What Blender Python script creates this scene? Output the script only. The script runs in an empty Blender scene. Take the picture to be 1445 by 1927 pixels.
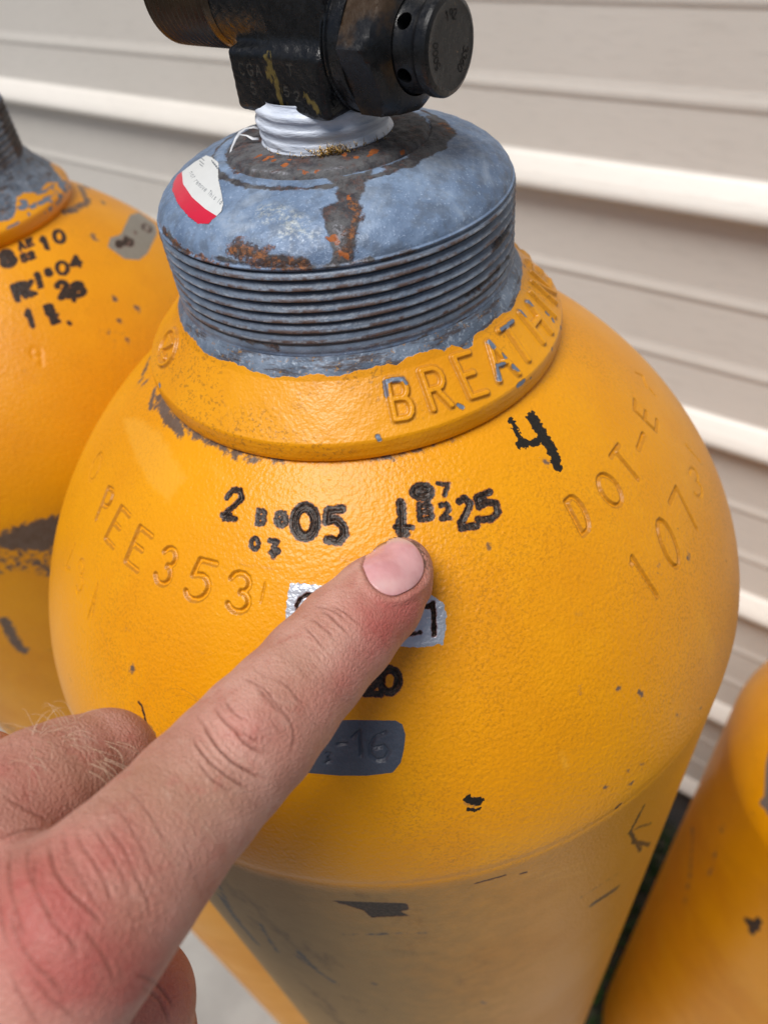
import bpy, math, random
import numpy as np
from mathutils import Vector
from mathutils.bvhtree import BVHTree

rng = np.random.default_rng(7)
random.seed(7)
scene = bpy.context.scene
COL = scene.collection
rad = math.radians

# ---------------------------------------------------------------- camera
PITCH, ROLL, YAW = rad(44.39), rad(-8.21), rad(0.30)
CAM = np.array([0.0, -0.1827, 0.1941])
FW = np.array([math.sin(YAW)*math.cos(PITCH), math.cos(YAW)*math.cos(PITCH), -math.sin(PITCH)])
_r = np.array([math.cos(YAW), -math.sin(YAW), 0.0])
_u = np.cross(_r, FW)
RT = math.cos(ROLL)*_r + math.sin(ROLL)*_u
UP = -math.sin(ROLL)*_r + math.cos(ROLL)*_u
FPX, CX, CY = 1375.0, 725.4, 964.3          # focal length and centre in pixels of the 1445x1927 photograph
cam_data = bpy.data.cameras.new('camera')
cam = bpy.data.objects.new('camera', cam_data)
COL.objects.link(cam)
from mathutils import Matrix
cam.matrix_world = Matrix(((RT[0], UP[0], -FW[0], CAM[0]), (RT[1], UP[1], -FW[1], CAM[1]), (RT[2], UP[2], -FW[2], CAM[2]), (0, 0, 0, 1)))
cam_data.sensor_fit = 'VERTICAL'
cam_data.sensor_height = 34.6
cam_data.lens = 34.6*FPX/1927
cam_data.shift_x = -0.0015
cam_data.clip_start = 0.01
cam_data.clip_end = 200
cam_data.dof.use_dof = True
cam_data.dof.focus_distance = 0.155
cam_data.dof.aperture_fstop = 14
scene.camera = cam

# ---------------------------------------------------------------- sky, sun, exposure
SUN_EL, SUN_AZ = rad(68), rad(222)           # azimuth of the direction towards the sun, clockwise from +Y
world = bpy.data.worlds.new('World')
scene.world = world
world.use_nodes = True
wn = world.node_tree
for n in list(wn.nodes): wn.nodes.remove(n)
sky = wn.nodes.new('ShaderNodeTexSky')
sky.sky_type = 'NISHITA'
sky.sun_disc = False
sky.sun_elevation = SUN_EL
sky.sun_rotation = SUN_AZ
sky.air_density = 1.0
sky.dust_density = 3.0
sky.ozone_density = 1.0
bg = wn.nodes.new('ShaderNodeBackground')
bg.inputs['Strength'].default_value = 0.05
wo = wn.nodes.new('ShaderNodeOutputWorld')
wn.links.new(sky.outputs[0], bg.inputs[0])
wn.links.new(bg.outputs[0], wo.inputs[0])
sun_data = bpy.data.lights.new('sun', 'SUN')
sun_data.energy = 3.3
sun_data.angle = rad(34)
sun_data.color = (1.0, 0.965, 0.92)
sun = bpy.data.objects.new('sun', sun_data)
COL.objects.link(sun)
sd_ = Vector((math.sin(SUN_AZ)*math.cos(SUN_EL), math.cos(SUN_AZ)*math.cos(SUN_EL), math.sin(SUN_EL)))
sun.rotation_euler = sd_.to_track_quat('Z', 'Y').to_euler()
sun.location = (-1, -1, 3)
scene.view_settings.view_transform = 'Standard'
scene.view_settings.look = 'None'
scene.view_settings.exposure = 0.06
scene.view_settings.gamma = 1.0

# ---------------------------------------------------------------- helpers
def ray(u, v):
    d = FW*FPX + RT*(u-CX) - UP*(v-CY)
    return d/np.linalg.norm(d)

def at(u, v, depth):
    """point at a photograph pixel and a depth (metres along the view axis)"""
    d = ray(u, v)
    return CAM + d*(depth/(d @ FW))

def pxof(P):
    Q = np.asarray(P) - CAM
    z = Q @ FW
    return CX + FPX*(Q @ RT)/z, CY - FPX*(Q @ UP)/z

def empty(name, loc, label, cat, group=None, rz=0):
    o = bpy.data.objects.new(name, None)
    COL.objects.link(o)
    o.location = loc
    o.rotation_euler = (0, 0, rz)
    o.empty_display_size = 0.05
    o['label'] = label
    o['category'] = cat
    if group: o['group'] = group
    return o

def mesh_np(name, V, Fq, mat, parent=None, attrs=None, smooth=True):
    """mesh object from numpy arrays; Fq is (n,4) or (n,3) or a list of them"""
    me = bpy.data.meshes.new(name)
    blocks = Fq if isinstance(Fq, list) and isinstance(Fq[0], np.ndarray) else [np.array(Fq)]
    V = np.asarray(V, np.float32)
    me.vertices.add(len(V))
    me.vertices.foreach_set('co', V.ravel())
    li = np.concatenate([np.asarray(b, np.int32).ravel() for b in blocks])
    tot = np.concatenate([np.full(len(b), np.asarray(b).shape[1], np.int32) for b in blocks])
    st = np.concatenate([[0], np.cumsum(tot)[:-1]]).astype(np.int32)
    me.loops.add(len(li))
    me.loops.foreach_set('vertex_index', li)
    me.polygons.add(len(tot))
    me.polygons.foreach_set('loop_start', st)
    me.update(calc_edges=True)
    me.polygons.foreach_set('use_smooth', np.full(len(tot), smooth, bool))
    if attrs:
        for k, a in attrs.items():
            at_ = me.attributes.new(k, 'FLOAT', 'POINT')
            at_.data.foreach_set('value', np.asarray(a, np.float32).ravel())
    me.validate(clean_customdata=False)
    if mat: me.materials.append(mat)
    o = bpy.data.objects.new(name, me)
    COL.objects.link(o)
    if parent: o.parent = parent
    return o

class NT:
    """small material builder"""
    def __init__(s, name):
        s.m = bpy.data.materials.new(name)
        s.m.use_nodes = True
        s.t = s.m.node_tree
        for n in list(s.t.nodes): s.t.nodes.remove(n)
        s.out = s.t.nodes.new('ShaderNodeOutputMaterial')
        s.p = s.t.nodes.new('ShaderNodeBsdfPrincipled')
        s.t.links.new(s.p.outputs[0], s.out.inputs[0])
        s.co = s.t.nodes.new('ShaderNodeTexCoord').outputs['Object']
    def put(s, inp, v):
        if isinstance(v, bpy.types.NodeSocket): s.t.links.new(v, inp)
        elif isinstance(v, (tuple, list)) and len(v) == 3 and inp.type == 'RGBA': inp.default_value = (*v, 1)
        else: inp.default_value = v
    def set(s, **k):
        for n, v in k.items(): s.put(s.p.inputs[n.replace('_', ' ')], v)
    def math(s, op, a, b=0.0, c=None, clamp=False):
        n = s.t.nodes.new('ShaderNodeMath'); n.operation = op; n.use_clamp = clamp
        s.put(n.inputs[0], a); s.put(n.inputs[1], b)
        if c is not None: s.put(n.inputs[2], c)
        return n.outputs[0]
    def attr(s, name):
        n = s.t.nodes.new('ShaderNodeAttribute'); n.attribute_name = name
        return n.outputs['Fac']
    def scaled(s, sc, co=None):
        n = s.t.nodes.new('ShaderNodeMapping'); s.put(n.inputs[0], co or s.co); n.inputs[3].default_value = sc
        return n.outputs[0]
    def noise(s, scale, detail=2.0, rough=0.5, co=None, dist=0.0, col=False):
        n = s.t.nodes.new('ShaderNodeTexNoise')
        s.put(n.inputs['Vector'], co or s.co)
        n.inputs['Scale'].default_value = scale
        n.inputs['Detail'].default_value = detail
        n.inputs['Roughness'].default_value = rough
        n.inputs['Distortion'].default_value = dist
        return n.outputs['Color' if col else 'Fac']
    def voro(s, scale, feature='F1', co=None, smooth=None):
        n = s.t.nodes.new('ShaderNodeTexVoronoi')
        n.feature = feature
        s.put(n.inputs['Vector'], co or s.co)
        n.inputs['Scale'].default_value = scale
        return n.outputs['Distance']
    def ramp(s, v, lo, hi, a=0.0, b=1.0, smooth=True):
        n = s.t.nodes.new('ShaderNodeMapRange')
        n.interpolation_type = 'SMOOTHSTEP' if smooth else 'LINEAR'
        s.put(n.inputs[0], v); s.put(n.inputs[1], lo); s.put(n.inputs[2], hi); s.put(n.inputs[3], a); s.put(n.inputs[4], b)
        return n.outputs[0]
    def mix(s, f, a, b, mode='MIX'):
        n = s.t.nodes.new('ShaderNodeMix'); n.data_type = 'RGBA'; n.blend_type = mode
        s.put(n.inputs[0], f); s.put(n.inputs[6], a); s.put(n.inputs[7], b)
        return n.outputs[2]
    def fmix(s, f, a, b):
        n = s.t.nodes.new('ShaderNodeMix'); n.data_type = 'FLOAT'
        s.put(n.inputs[0], f); s.put(n.inputs[2], a); s.put(n.inputs[3], b)
        return n.outputs[0]
    def bump(s, h, dist, strength=1.0, normal=None):
        n = s.t.nodes.new('ShaderNodeBump')
        n.inputs['Strength'].default_value = strength
        n.inputs['Distance'].default_value = dist
        s.put(n.inputs['Height'], h)
        if normal: s.put(n.inputs['Normal'], normal)
        return n.outputs[0]
    def mask(s, name, amp, scale, soft=0.08, detail=2.0, co=None, bias=0.0):
        """attribute = signed distance in mm (positive inside); ragged edge from noise"""
        nz = s.math('MULTIPLY', s.math('SUBTRACT', s.noise(scale, detail, 0.6, co), 0.5), amp*2)
        v = s.math('ADD', s.math('ADD', s.attr(name), nz), bias)
        return s.ramp(v, -soft, soft)

# ---------------------------------------------------------------- surfaces of revolution with marks laid on them
HPI = math.pi/2
class Rev:
    def __init__(s, prof, thetas, center=(0, 0, 0), closed=True):
        s.R = np.array([p[0] for p in prof], float); s.Z = np.array([p[1] for p in prof], float)
        s.S = np.concatenate([[0], np.cumsum(np.hypot(np.diff(s.R), np.diff(s.Z)))])
        s.TH = np.asarray(thetas, float); s.c = np.array(center, float); s.closed = closed
        s.nr, s.nc = len(s.R), len(s.TH)
        dr, dz = np.gradient(s.R, s.S), np.gradient(s.Z, s.S)
        l = np.hypot(dr, dz) + 1e-12
        s.NR, s.NZ = dz/l, -dr/l                        # outward normal for a profile that runs upwards
        s.off = np.zeros((s.nr, s.nc)); s.a = {}
        s.zmax = s.Z.max()
    def field(s, name, fill=-4e-3):
        if name not in s.a: s.a[name] = np.full((s.nr, s.nc), fill)
        return s.a[name]
    def loc(s, u, v):
        """where the ray through photo pixel (u, v) meets the surface, as (theta, s)"""
        d = ray(u, v); t = np.linspace(.05, 1.0, 4000)
        P = CAM + t[:, None]*d - s.c
        r = np.hypot(P[:, 0], P[:, 1])
        o = np.argsort(s.Z, kind='stable')
        zz, rr, ss = s.Z[o], s.R[o], s.S[o]
        ins = (r < np.interp(P[:, 2], zz, rr, right=-1, left=-1)) & (P[:, 2] <= zz[-1])
        if not ins.any(): return None
        i = int(ins.argmax()); lo, hi = t[i-1], t[i]
        for _ in range(22):
            m = (lo+hi)/2; p = CAM + m*d - s.c
            if math.hypot(p[0], p[1]) < np.interp(p[2], zz, rr) and p[2] <= zz[-1]: hi = m
            else: lo = m
        p = CAM + hi*d - s.c
        th = math.atan2(p[1], p[0])
        if th > HPI: th -= 2*math.pi
        return np.array([th, np.interp(p[2], zz, ss), hi*(d @ FW)])
    def path(s, pts, step=12):
        out = []
        for i in range(len(pts)-1):
            a, b = np.array(pts[i][:2], float), np.array(pts[i+1][:2], float)
            n = max(1, int(np.hypot(*(b-a))/step))
            for k in range(n): out.append(a + (b-a)*k/n)
        out.append(np.array(pts[-1][:2], float))
        q = [s.loc(*p) for p in out]
        return [x for x in q if x is not None]
    def win(s, th0, th1, s0, s1, m):
        rm = max(np.interp((s0+s1)/2, s.S, s.R), .01)
        r0, r1 = np.searchsorted(s.S, [s0-m, s1+m]); c0, c1 = np.searchsorted(s.TH, [th0-m/rm, th1+m/rm])
        return slice(max(r0-1, 0), r1+1), slice(max(c0-1, 0), c1+1)
    def segs(s, name, q, hw, m=3e-3, fill=-4e-3):
        """stroke of half width hw along surface points q; keeps the signed distance (m, positive inside)"""
        A = s.field(name, fill)
        if len(q) == 1: q = [q[0], q[0]]
        for i in range(len(q)-1):
            a, b = q[i], q[i+1]
            h = hw if np.isscalar(hw) else hw[min(i, len(hw)-1)]
            w = s.win(min(a[0], b[0]), max(a[0], b[0]), min(a[1], b[1]), max(a[1], b[1]), m+h)
            R = s.R[w[0]][:, None]; X = (s.TH[w[1]][None, :]-a[0])*R; Y = (s.S[w[0]][:, None]-a[1]) + 0*X
            bx, by = (b[0]-a[0])*R, b[1]-a[1]
            t = np.clip((X*bx+Y*by)/(bx*bx+by*by+1e-14), 0, 1)
            A[w] = np.maximum(A[w], h - np.hypot(X-t*bx, Y-t*by))
    def stroke(s, name, pts, wpx, step=12, m=3e-3):
        q = s.path(pts, step)
        if q:
            dep = np.mean([x[2] for x in q])
            s.segs(name, q, wpx*dep/FPX/2, m)
        return q
    def poly(s, name, pts, step=10, m=3e-3, loc=False):
        q = pts if loc else s.path(list(pts)+[pts[0]], step)[:-1]
        A = s.field(name)
        T = np.array([x[0] for x in q]); Y0 = np.array([x[1] for x in q])
        w = s.win(T.min(), T.max(), Y0.min(), Y0.max(), m)
        R = s.R[w[0]][:, None]; tm = T.mean(); X = (s.TH[w[1]][None, :]-tm)*R; Y = s.S[w[0]][:, None]+0*X
        best = np.full(X.shape, 1.0); ins = np.zeros(X.shape, bool)
        for i in range(len(q)):
            j = (i+1) % len(q)
            ax, ay, bx, by = (T[i]-tm)*R, Y0[i], (T[j]-tm)*R, Y0[j]
            dx, dy = bx-ax, by-ay
            t = np.clip(((X-ax)*dx+(Y-ay)*dy)/(dx*dx+dy*dy+1e-14), 0, 1)
            best = np.minimum(best, np.hypot(X-ax-t*dx, Y-ay-t*dy))
            c = ((ay > Y) != (by > Y)) & (X < dx*(Y-ay)/(dy if abs(dy) > 1e-12 else 1e-12)+ax)
            ins ^= c
        A[w] = np.maximum(A[w], np.where(ins, best, -best))
    def relief(s, name, depth, soft, bevel=0.0):
        """move the surface by depth where the signed distance is positive, with a soft shoulder"""
        A = s.a[name]; t = np.clip((A+soft)/(2*soft), 0, 1)
        s.off += depth*t*t*(3-2*t)
    def build(s, name, mat, parent, keep=None):
        R = s.R[:, None]+s.off*s.NR[:, None]; Z = s.Z[:, None]+s.off*s.NZ[:, None]
        V = np.stack([R*np.cos(s.TH), R*np.sin(s.TH), Z+0*R], -1).reshape(-1, 3)
        nc = s.nc; i = np.arange(s.nr-1)[:, None]*nc; n = nc if s.closed else nc-1
        j = np.arange(n)[None, :]; k = (j+1) % nc
        Q = np.stack([i+j, i+k, i+nc+k, i+nc+j], -1).reshape(-1, 4)
        at_ = {k_: v*1000 for k_, v in s.a.items()}
        if keep is not None:
            ok = keep.ravel()[Q].all(1); Q = Q[ok]
            used = np.unique(Q); mp = np.zeros(len(V), int); mp[used] = np.arange(len(used))
            Q = mp[Q]; V = V[used]; at_ = {k_: v.ravel()[used] for k_, v in at_.items()}
        return mesh_np(name, V, Q, mat, parent, at_)

def thetas(nfine, half=1.45, ncoarse=50):
    a = np.linspace(-HPI-half, -HPI+half, nfine)
    b = np.linspace(-HPI+half, HPI, ncoarse)[1:]
    c = np.linspace(-3*HPI, -HPI-half, ncoarse)[1:-1]
    return np.concatenate([c, a, b])

# single-stroke stamp alphabet in a unit box, y down
ARC = lambda cx, cy, rx, ry, a0, a1, n=10: [(cx+rx*math.cos(rad(a)), cy+ry*math.sin(rad(a))) for a in np.linspace(a0, a1, n)]
GLYPH = {
 'A': [[(0, 1), (.5, 0), (1, 1)], [(.2, .62), (.8, .62)]],
 'B': [[(0, 0), (0, 1)], [(0, 0), (.6, 0)]+ARC(.6, .24, .34, .24, -90, 90, 7)+[(0, .48)], [(.6, .48)]+ARC(.6, .74, .4, .26, -90, 90, 7)+[(0, 1)]],
 'C': [ARC(.5, .5, .5, .5, -40, -320, 14)],
 'D': [[(0, 0), (0, 1), (.5, 1)]+ARC(.45, .5, .5, .5, 80, -80, 9)+[(0, 0)]],
 'E': [[(1, 0), (0, 0), (0, 1), (1, 1)], [(0, .48), (.75, .48)]],
 'G': [ARC(.5, .5, .5, .5, -40, -340, 14)+[(.98, .55), (.6, .55)]],
 'H': [[(0, 0), (0, 1)], [(1, 0), (1, 1)], [(0, .5), (1, .5)]],
 'I': [[(.5, 0), (.5, 1)]],
 'K': [[(0, 0), (0, 1)], [(1, 0), (0, .55), (1, 1)]],
 'N': [[(0, 1), (0, 0), (1, 1), (1, 0)]],
 'O': [ARC(.5, .5, .5, .5, 0, 360, 18)],
 'P': [[(0, 1), (0, 0), (.55, 0)]+ARC(.6, .26, .4, .26, -90, 90, 7)+[(0, .52)]],
 'R': [[(0, 1), (0, 0), (.55, 0)]+ARC(.6, .26, .4, .26, -90, 90, 7)+[(0, .52)], [(.5, .52), (1, 1)]],
 'T': [[(0, 0), (1, 0)], [(.5, 0), (.5, 1)]],
 'V': [[(0, 0), (.5, 1), (1, 0)]],
 '0': [ARC(.5, .5, .5, .5, 0, 360, 18)],
 '1': [[(.1, .22), (.5, 0), (.5, 1)]],
 '2': [ARC(.5, .28, .48, .28, -170, 20, 9)+[(.6, .62), (0, 1), (1, 1)]],
 '3': [ARC(.48, .25, .45, .25, -160, 80, 9)+ARC(.48, .73, .5, .27, -80, 160, 9)],
 '4': [[(.75, 1), (.75, 0), (0, .68), (1, .68)]],
 '5': [[(.9, 0), (.15, 0), (.08, .42)]+ARC(.45, .68, .5, .32, -110, 150, 11)],
 '6': [[(.8, .02), (.3, .3)]+ARC(.5, .7, .45, .3, 200, 560, 14)],
 '7': [[(0, 0), (1, 0), (.35, 1)]],
 '8': [ARC(.5, .25, .4, .25, 90, 450, 12), ARC(.5, .74, .5, .26, -90, 270, 12)],
 '9': [ARC(.5, .28, .45, .28, 0, 360, 12), [(.95, .28), (.8, 1)]],
 '-': [[(0, .5), (1, .5)]],
}
def glyph(g, name, ch, TL, TR, BL, wpx, step=9):
    """stamp ch with its box corners at three photo pixels"""
    TL, TR, BL = (np.array(p, float) for p in (TL, TR, BL))
    for pl in GLYPH[ch]:
        g.stroke(name, [TL+(TR-TL)*x+(BL-TL)*y for x, y in pl], wpx, step)
def glyph_local(g, name, ch, th, s0, w, h, hw, lean=0.0):
    """stamp ch at theta, arc length s0 (its foot), w x h metres"""
    for pl in GLYPH[ch]:
        q = []
        for x, y in pl:
            sy = s0+(1-y)*h; r = np.interp(sy, g.S, g.R)
            q.append(np.array([th+((x-.5)*w+lean*(1-y)*h)/r, sy, .17]))
        g.segs(name, q, hw)

# ---------------------------------------------------------------- materials
def paint_material(name, marks=True, wear=0.0, greyc=((.060, .075, .108), (.095, .112, .150))):
    n = NT(name)
    big = n.noise(14, 3, .6); mid = n.noise(60, 3, .6)
    c = n.mix(n.ramp(big, .35, .7), (.79, .330, .0015), (.72, .280, .0012))
    c = n.mix(n.math('MULTIPLY', n.ramp(mid, .5, .75), .35), c, (.83, .37, .004))
    peel = n.noise(1050, 1.0, .45)
    peel2 = n.noise(560, 2.0, .5)
    fine = n.noise(2600, 2.0, .6)
    hgt = n.math('ADD', n.math('MULTIPLY', peel, .75), n.math('MULTIPLY', peel2, .45))
    # dust settled in the pits
    zone = n.ramp(n.noise(16, 5, .7, None, .6), .36, .72)
    pit = n.ramp(n.noise(1500, 1.5, .6), .50, .38)
    pz = n.math('MULTIPLY', n.math('MULTIPLY', pit, zone), .32)
    c = n.mix(pz, c, (.16, .07, .012))
    # thin smears and scuffs
    st = n.ramp(n.noise(30, 4, .7, n.scaled((1, 1, 7)), 1.5), .66, .78)
    c = n.mix(n.math('MULTIPLY', st, .35+wear), c, (.30, .17, .05))
    hs = n.ramp(n.math('ABSOLUTE', n.math('SUBTRACT', n.noise(34, 2, .5, n.scaled((1, 1, 2.6)), 2.2), .5)), .0045, .0005)
    hs = n.math('MULTIPLY', hs, n.ramp(n.noise(19, 3, .6), .56, .66))
    c = n.mix(n.math('MULTIPLY', hs, .45), c, (.30, .15, .03))
    c = n.mix(n.math('MULTIPLY', n.ramp(n.noise(9, 5, .7, None, .5), .50, .72), .22), c, (.56, .24, .012))
    nick = n.ramp(n.noise(230, 3, .7), .745, .77)
    c = n.mix(n.math('MULTIPLY', nick, .8), c, (.05, .035, .025))
    rough = n.ramp(big, .3, .7, .34, .42)
    if wear:
        w = n.ramp(n.noise(26, 5, .7, n.scaled((1, 1, 1.6)), .6), .66, .70)
        c = n.mix(n.math('MULTIPLY', w, .85), c, (.09, .07, .055))
    if marks:
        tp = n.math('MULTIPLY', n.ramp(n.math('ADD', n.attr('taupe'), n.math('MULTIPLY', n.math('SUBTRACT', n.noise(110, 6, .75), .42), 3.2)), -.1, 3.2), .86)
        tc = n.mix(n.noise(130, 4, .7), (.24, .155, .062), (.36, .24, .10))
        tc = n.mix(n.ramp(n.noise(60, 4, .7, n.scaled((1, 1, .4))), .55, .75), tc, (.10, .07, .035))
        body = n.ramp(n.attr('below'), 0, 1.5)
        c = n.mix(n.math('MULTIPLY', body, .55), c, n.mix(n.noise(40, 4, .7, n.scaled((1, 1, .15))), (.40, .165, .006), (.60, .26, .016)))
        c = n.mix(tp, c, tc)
        c = n.mix(n.math('MULTIPLY', n.mask('pale', 2.2, 400, 1.2, 5, n.scaled((1, 1, 2))), .30), c, (.84, .45, .06))
        c = n.mix(n.math('MULTIPLY', n.mask('groove', .2, 900, .16, 3), .60), c, (.30, .12, .012))  # engraved edges tinted brown: recess shade in the colour, with settled dirt
        dk = n.math('MULTIPLY', n.mask('dirt', 3.6, 420, .7, 6), .90)
        c = n.mix(dk, c, n.mix(n.noise(300, 3), (.035, .028, .028), (.12, .115, .12)))
        sv = n.mask('silver', .7, 700, .06, 3)
        c = n.mix(sv, c, n.mix(n.noise(500, 2), (.40, .44, .52), (.62, .66, .72)))
        gy = n.mask('grey', .12, 600, .06)
        c = n.mix(gy, c, n.mix(n.noise(400, 2), *greyc))
        halo = n.mask('black', .5, 950, .12, 3, None, .24)
        c = n.mix(n.math('MULTIPLY', halo, .8), c, (.20, .045, .03))
        bk = n.mask('black', .5, 950, .05, 3, None, .08)
        c = n.mix(bk, c, n.mix(n.ramp(n.noise(1500, 2, .7), .42, .62), (.012, .008, .006), (.060, .034, .022)))
        cr_n = n.math('SUBTRACT', n.math('MULTIPLY', n.attr('crayon'), 1.7), n.math('MULTIPLY', n.ramp(n.math('ADD', peel, n.math('MULTIPLY', n.noise(380, 3, .7, n.scaled((1, 1, .25))), .5)), .55, .95), 1.25))
        cr = n.ramp(n.math('ADD', cr_n, n.math('MULTIPLY', n.noise(1600, 2, .7), .75)), -.05, .12)
        c = n.mix(cr, c, (.014, .012, .01))
        rough = n.fmix(bk, rough, .42)
        rough = n.fmix(sv, rough, .34)
        rough = n.fmix(tp, rough, .60)
        n.set(Metallic=n.math('MULTIPLY', sv, .45))
    else:
        rough = .45
    n.set(Base_Color=c, Roughness=rough)
    n.p.inputs['Specular IOR Level'].default_value = .36
    b1 = n.bump(hgt, .00030, .85)
    n.set(Normal=n.bump(fine, .00003, .5, b1))
    return n.m

def galv_material(name):
    """galvanised steel with rust, used on neck and collar; attribute paint = yellow paint above the metal"""
    n = NT(name)
    a = n.noise(55, 5, .65); b = n.noise(900, 2, .6); b2 = n.noise(260, 3, .6)
    c = n.mix(n.ramp(a, .35, .68), (.115, .175, .285), (.22, .31, .46))
    c = n.mix(n.math('MULTIPLY', n.ramp(n.noise(1700, 2, .6), .60, .70), .40), c, (.50, .62, .80))
    c = n.mix(n.math('MULTIPLY', n.ramp(b2, .54, .36), .5), c, (.10, .125, .165))
    c = n.mix(n.math('MULTIPLY', n.ramp(n.noise(38, 5, .7, None, .8), .52, .66), .55), c, (.33, .40, .50))
    pale = n.mask('pale', 3.0, 120, 1.2, 4)
    c = n.mix(n.math('MULTIPLY', n.math('MULTIPLY', pale, n.ramp(n.noise(900, 3, .7), .42, .66)), .45), c, (.62, .64, .55))
    # threads: brown wear on the crests, roots painted black to deepen their shade
    c = n.mix(n.math('MULTIPLY', n.ramp(n.attr('thread'), 0, 1), .6), c, n.mix(n.noise(160, 3), (.085, .105, .13), (.19, .22, .265)))
    c = n.mix(n.math('MULTIPLY', n.ramp(n.attr('crest'), .6, .95), n.ramp(n.noise(300, 4, .7), .40, .60)), c, (.30, .35, .42))
    cr = n.math('MULTIPLY', n.ramp(n.attr('crest'), .35, .9), n.ramp(n.noise(130, 4, .7), .44, .60))
    c = n.mix(n.math('MULTIPLY', cr, .85), c, (.10, .05, .028))
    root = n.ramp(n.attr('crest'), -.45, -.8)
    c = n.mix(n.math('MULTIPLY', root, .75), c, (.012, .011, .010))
    br = n.mask('brown', 1.5, 360, .35, 6)
    c = n.mix(n.math('MULTIPLY', br, .92), c, n.mix(n.ramp(n.noise(170, 5, .75), .40, .62), n.mix(n.ramp(n.noise(500, 4, .75), .48, .62), (.022, .014, .011), (.085, .032, .014)), n.mix(n.noise(300, 4, .7), (.06, .055, .052), (.13, .125, .12))))
    ru = n.math('MULTIPLY', n.mask('rust', 3.4, 520, .6, 6), n.ramp(n.noise(900, 4, .75), .36, .5, .25, 1.0))
    rc = n.mix(n.ramp(n.noise(750, 4, .75), .44, .66), (.045, .020, .012), (.30, .105, .022))
    c = n.mix(n.math('MULTIPLY', ru, .9), c, rc)
    sp = n.mask('redrust', 1.6, 520, .12, 3)
    c = n.mix(sp, c, n.mix(n.noise(800, 2), (.13, .03, .012), (.48, .14, .02)))
    wh = n.math('MULTIPLY', n.mask('white', 1.6, 500, .6, 5), n.ramp(n.noise(1100, 3, .7), .40, .60))
    c = n.mix(n.math('MULTIPLY', wh, .35), c, (.50, .52, .60))
    n.set(Base_Color=c)
    ox = n.math('MAXIMUM', n.math('MAXIMUM', ru, sp), br)
    n.set(Roughness=n.fmix(ox, n.ramp(b, .3, .7, .60, .40), .74), Metallic=n.fmix(ox, .12, 0.0))
    h = n.math('ADD', n.math('MULTIPLY', b, .55), n.math('MULTIPLY', n.math('MULTIPLY', ox, n.noise(700, 4, .7)), 1.8))
    h = n.math('ADD', h, n.math('MULTIPLY', n.noise(1700, 2, .6), .5))
    n.set(Normal=n.bump(h, .00022, .8))
    return n.m

def collar_material(name):
    n = NT(name)
    big = n.noise(30, 3, .6)
    y = n.mix(n.ramp(big, .35, .7), (.79, .332, .0018), (.72, .282, .0014))
    pit = n.math('MULTIPLY', n.math('MULTIPLY', n.ramp(n.noise(1100, 2.5, .65), .48, .36), n.ramp(n.noise(40, 3, .6), .44, .6)), .5)
    y = n.mix(pit, y, (.20, .09, .015))
    nick = n.ramp(n.noise(330, 3, .7), .735, .76)
    y = n.mix(n.math('MULTIPLY', nick, .8), y, (.07, .05, .035))
    g = n.mix(n.ramp(n.noise(120, 5, .65), .35, .68), (.10, .135, .19), (.23, .29, .38))
    g = n.mix(n.math('MULTIPLY', n.ramp(n.noise(900, 2, .6), .56, .68), .4), g, (.5, .58, .68))
    g = n.mix(n.math('MULTIPLY', n.ramp(n.noise(100, 4, .7, n.scaled((1, 1, 6))), .50, .64), .8), g, (.065, .04, .03))
    bare = n.mask('bare', 1.3, 230, .07, 7)
    shade = n.math('MULTIPLY', n.ramp(n.noise(1500, 2, .7), .5, .66), n.mask('bare', .5, 420, .9, 4, None, -1.6))
    g = n.mix(n.math('MULTIPLY', n.ramp(n.noise(800, 3, .7), .60, .68), .6), g, (.42, .20, .02))
    chip = n.mask('chip', .34, 1000, .07, 3)
    b = n.math('MAXIMUM', bare, chip)
    edge = n.math('SUBTRACT', n.mask('chip', .34, 1000, .07, 3, None, .22), chip, clamp=True)
    c = n.mix(b, y, n.mix(chip, g, (.17, .215, .29)))
    c = n.mix(n.math('MULTIPLY', edge, .5), c, (.25, .12, .02))
    grime_shade = n.math('MULTIPLY', n.mask('groove', .3, 900, .2, 3), .32)  # letter outlines darkened in the colour: crease shade along with dirt
    c = n.mix(grime_shade, c, (.22, .10, .03))
    n.set(Base_Color=c, Roughness=n.fmix(b, .35, .5), Metallic=n.math('MULTIPLY', b, .3))
    h = n.math('ADD', n.math('MULTIPLY', n.noise(1150, 1.2, .5), .8), n.math('MULTIPLY', n.noise(600, 2, .5), .3))
    h = n.math('SUBTRACT', h, n.math('MULTIPLY', b, .55))
    n.set(Normal=n.bump(h, .00020, .7))
    return n.m

def simple(name, c1, c2, scale, rough, metal=0.0, bump=0.0, bscale=None, spec=.5, stretch=None, lo=.35, hi=.65):
    n = NT(name)
    co = n.scaled(stretch) if stretch else None
    n.set(Base_Color=n.mix(n.ramp(n.noise(scale, 4, .65, co), lo, hi), c1, c2), Roughness=rough, Metallic=metal)
    n.p.inputs['Specular IOR Level'].default_value = spec
    if bump: n.set(Normal=n.bump(n.noise(bscale or scale*3, 3, .6, co), bump, .8))
    return n.m

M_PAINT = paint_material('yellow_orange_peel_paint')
M_PAINT_L = paint_material('worn_yellow_paint', True, .12, ((.20, .185, .155), (.27, .25, .21)))
M_PAINT_R = paint_material('yellow_paint_with_vertical_brush_marks', greyc=((.15, .125, .11), (.19, .16, .145)))
M_GALV = galv_material('rusty_galvanised_steel')
M_COLLAR = collar_material('painted_cast_collar')
M_TAPE = simple('white_thread_tape', (.60, .67, .80), (.70, .76, .87), 120, .42, 0, .0004, 260, .5, (1, 1, 4))
M_FILM = simple('torn_tape_film', (.55, .57, .62), (.80, .82, .85), 300, .4)
M_BRASSY = simple('brass_filings', (.35, .20, .05), (.75, .50, .16), 800, .35, .8)

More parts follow.
